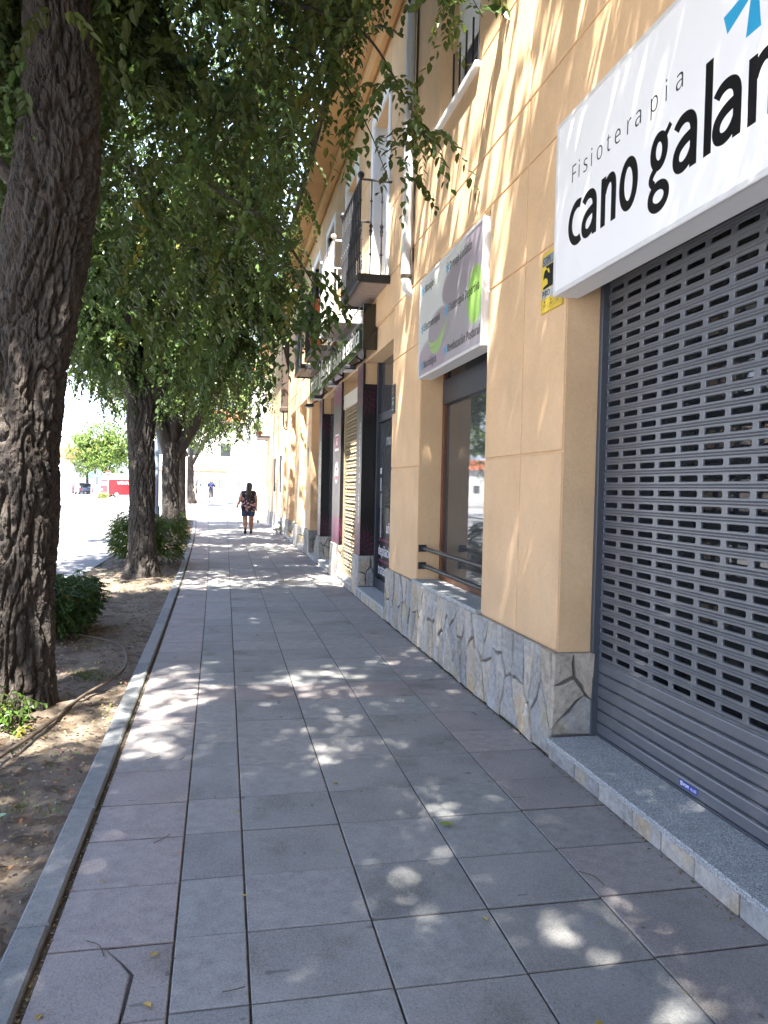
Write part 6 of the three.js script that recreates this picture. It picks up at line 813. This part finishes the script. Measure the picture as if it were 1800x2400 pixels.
function car(label, color, pos, turn) { const t = thing('parked_car', label, 'car', pos, turn, 'cars parked far down the road'), m = M(color, 0.3); mesh('body', profileBody([[0, 0.3], [0, 0.8], [0.25, 0.92], [1.1, 0.95], [2.9, 0.95], [3.9, 0.82], [4.2, 0.62], [4.2, 0.3]], 1.72), m, t); mesh('cabin', profileBody([[0.25, 0.9], [0.6, 1.42], [2.2, 1.46], [3.05, 0.92]], 1.55, 0.08), wGlass, t); mesh('roof', profileBody([[0.62, 1.4], [0.7, 1.47], [2.15, 1.5], [2.3, 1.42]], 1.45, 0.03), m, t); for (const s of [-1, 1]) { wheel(t, 0.8, s * 0.76, 0.31); wheel(t, 3.4, s * 0.76, 0.31); mesh('tail_light', cbox(-0.02, 0.06, 0.66, 0.8, s * 0.55, s * 0.8, 0.01), lampRed, t); } mesh('bumper', cbox(-0.05, 0.1, 0.3, 0.48, -0.78, 0.78, 0.03), mats.black, t); }
for (const [i, [x, z, c]] of [[-17.2, -104, [0.04, 0.05, 0.09]], [-18.3, -110, [0.45, 0.05, 0.06]], [-20.3, -117, [0.6, 0.6, 0.6]], [-21.9, -124, [0.3, 0.06, 0.12]], [-23.6, -131, [0.06, 0.06, 0.07]]].entries()) car(['dark blue parked car behind the blue road signs', 'red parked car behind the dark blue car', 'white parked car in the row far down the road', 'maroon parked car in the row far down the road', 'black parked car at the end of the row'][i], c, [x, 0.1, z], 1.9);
function roadSign(label, x, z, r, h, tex) { const t = thing('road_sign', label, 'road sign', [x, 0.1, z]); mesh('post', rod([0, 0, 0], [0, h, 0], 0.035, 0.035, 8), mats.whiteFrame, t); const g = new THREE.CylinderGeometry(r, r, 0.03, 26); g.rotateX(PI / 2); const d = mesh('disc', g, mats.whiteFrame, t); d.position.set(0, h, 0.05); const f = mesh('disc_face', new THREE.CircleGeometry(r * 0.97, 26), M(0xffffff, 0.5, { map: tex }), t); f.position.set(0, h, 0.067); }
const arrow = (rot) => canvasTex(128, 128, (c) => { c.fillStyle = '#1f6fc4'; c.fillRect(0, 0, 128, 128); c.translate(64, 64); c.rotate(rot); c.fillStyle = '#fff'; c.fillRect(-8, -20, 16, 60); c.beginPath(); c.moveTo(-30, -10); c.lineTo(0, -46); c.lineTo(30, -10); c.fill(); }), noEntry = canvasTex(128, 128, (c) => { c.fillStyle = '#c42a2a'; c.fillRect(0, 0, 128, 128); c.fillStyle = '#fff'; c.fillRect(24, 52, 80, 24); });
roadSign('round blue road sign with arrow pointing up', -12.0, -80, 0.3, 2.42, arrow(0)); roadSign('round blue road sign with slanting arrow on two posts', -12.8, -80.4, 0.3, 2.28, arrow(2.3)); roadSign('round red no entry road sign behind the white van', -11.73, -84, 0.28, 2.55, noEntry);
mesh('lamp_post', merge([rod([-2.0, 0, -24.4], [-2.0, 6.5, -24.4], 0.075, 0.05, 12), rod([-2.0, 0, -24.4], [-2.0, 0.9, -24.4], 0.1, 0.1, 12)]), M([0.12, 0.17, 0.24], 0.5)); tag(scene.getObjectByName('lamp_post'), 'slim blue grey lamp post beside the forked tree', 'lamp post');
for (const [x, z, h] of [[-2.42, -52.6, 3.1], [-1.62, -52.6, 3.0]]) { const y = groundY(x, z) - 0.02, t = thing('white_pole', 'slim white pole standing on the sunlit square', 'pole', [x, y, z], 0, 'white poles on the square'); mesh('shaft', rod([0, 0, 0], [0, h, 0], 0.06, 0.05, 10), mats.white, t); mesh('cap', new THREE.SphereGeometry(0.06, 10, 8), mats.white, t).position.y = h; }
// houses
const whiteWall = M([0.62, 0.61, 0.59], 0.9, { map: tPlaster }), greyWall = M([0.5, 0.5, 0.52], 0.9, { map: tPlaster }), blueWall = M([0.5, 0.56, 0.66], 0.9, { map: tPlaster }), blueDado = M([0.1, 0.16, 0.24], 0.9, { map: tPlaster });
function win(parent, x0, x1, y0, y1, z, bars) { const w = part('window', parent); mesh('frame', merge([cbox(x0, x1, y0, y0 + 0.07, z, z + 0.06, 0.01), cbox(x0, x1, y1 - 0.07, y1, z, z + 0.06, 0.01), cbox(x0, x0 + 0.07, y0 + 0.07, y1 - 0.07, z, z + 0.06, 0.01), cbox(x1 - 0.07, x1, y0 + 0.07, y1 - 0.07, z, z + 0.06, 0.01)]), bars || mats.white, w); mesh('pane', cbox(x0 + 0.07, x1 - 0.07, y0 + 0.07, y1 - 0.07, z + 0.01, z + 0.02, 0), wGlass, w); if (bars) for (let i = 1; i < 7; i++) mesh('bar', rod([x0 + (x1 - x0) * i / 7, y0, z + 0.06], [x0 + (x1 - x0) * i / 7, y1, z + 0.06], 0.016, 0.016, 6), bars, w); }
{
  const h = thing('corner_house', 'tall white house on the corner beyond the ochre building', 'building'); mesh('wall', cbox(1.62, 14, -0.2, 8.4, -47, -63, 0.01), whiteWall, h); mesh('string_course', cbox(1.56, 14.05, 3.45, 3.53, -46.95, -63, 0.01), mats.boardGrey, h); mesh('roof', polys([[[1.3, 8.4, -46.6], [14, 8.4, -46.6], [14, 10, -54], [1.3, 10, -54]], [[1.3, 10, -54], [14, 10, -54], [14, 8.4, -63.4], [1.3, 8.4, -63.4]], [[1.3, 8.4, -46.6], [1.3, 10, -54], [1.3, 8.4, -63.4]]]), mats.roofTile, h); win(h, 3.4, 4.6, 1.2, 2.6, -47, null); win(h, 3.4, 4.6, 4.6, 6.0, -47, null);
  const b = thing('blue_house', 'pale blue low house with dark blue base and barred window on the square', 'building'); mesh('wall', cbox(0.26, 1.615, -0.2, 2.95, -62.02, -70, 0.01), blueWall, b); mesh('dado', cbox(0.262, 1.61, 0.3, 1.22, -61.99, -62.02, 0.002), blueDado, b); win(b, 0.9, 1.45, 1.4, 2.15, -62.02, mats.boardGrey);
  const w = thing('low_white_house', 'low white house with tiled coping and barred window on the square', 'building'); mesh('wall', cbox(-6.5, 0.255, -0.2, 2.66, -62, -70, 0.01), whiteWall, w); mesh('coping', cbox(-6.6, 0.25, 2.66, 2.78, -61.8, -70, 0.02), mats.roofTile, w); win(w, -0.9, -0.15, 1.35, 2.15, -62, mats.cream);
  const g = thing('white_house', 'white house rising behind the low walls of the square', 'building'); mesh('wall', cbox(-8, 6, -0.2, 7.6, -74, -86, 0.01), whiteWall, g); mesh('roof', polys([[[-8.4, 7.6, -73.6], [6.4, 7.6, -73.6], [6.4, 9.3, -80], [-8.4, 9.3, -80]], [[-8.4, 7.6, -73.6], [-8.4, 9.3, -80], [-8.4, 7.6, -86]]]), mats.roofTile, g); for (let i = 0; i < 4; i++) { win(g, -6.4 + i * 3, -5.3 + i * 3, 4.3, 5.7, -74, null); }
  const r = thing('red_roofed_house', 'white house with orange tiled roof far down the road', 'building'); mesh('wall', cbox(-36, -20.4, 0, 4.9, -112, -122, 0.01), whiteWall, r); mesh('roof', polys([[[-36.5, 4.9, -111.5], [-20, 4.9, -111.5], [-20, 6.6, -117], [-36.5, 6.6, -117]], [[-20, 4.9, -111.5], [-20, 4.9, -122.5], [-20, 6.6, -117]], [[-36.5, 6.6, -117], [-20, 6.6, -117], [-20, 4.9, -122.5], [-36.5, 4.9, -122.5]]]), mats.roofTile, r); for (let i = 0; i < 4; i++) win(r, -34 + i * 3.4, -32.8 + i * 3.4, 1.2, 2.6, -112, null);
  const q = thing('terracotta_house', 'terracotta plastered house behind the parked vans', 'building'); mesh('wall', cbox(-13, -3, 0, 5.2, -122, -132, 0.01), M([0.5, 0.22, 0.12], 0.9, { map: tPlaster }), q); mesh('roof', polys([[[-13.4, 5.2, -121.6], [-2.6, 5.2, -121.6], [-2.6, 6.9, -127], [-13.4, 6.9, -127]], [[-13.4, 5.2, -121.6], [-13.4, 6.9, -127], [-13.4, 5.2, -132.4]]]), mats.roofTile, q); for (let i = 0; i < 3; i++) win(q, -11.6 + i * 3.2, -10.4 + i * 3.2, 1.6, 3.0, -122, null);
  // buildings across the road, mirrored in the glass
  const o = thing('opposite_building', 'pale ochre house row across the road behind trees', 'building'); mesh('wall', cbox(-34, -25.2, 0, 5.4, 22, -48, 0.01), M([0.62, 0.5, 0.38], 0.9, { map: tPlaster }), o); mesh('roof', cbox(-34.3, -24.7, 5.4, 5.7, 22.3, -48.3, 0.05), mats.roofTile, o);
  for (let i = 0; i < 13; i++) for (const y of [0.9, 3.3]) { const z = 18 - i * 5, w2 = part('window', o); mesh('frame', cbox(-25.2, -25.12, y, y + 1.7, z, z + 1.3, 0.02), mats.white, w2); mesh('pane', cbox(-25.118, -25.11, y + 0.1, y + 1.6, z + 0.1, z + 1.2, 0), wGlass, w2); }
}
renderer.render(scene, camera);
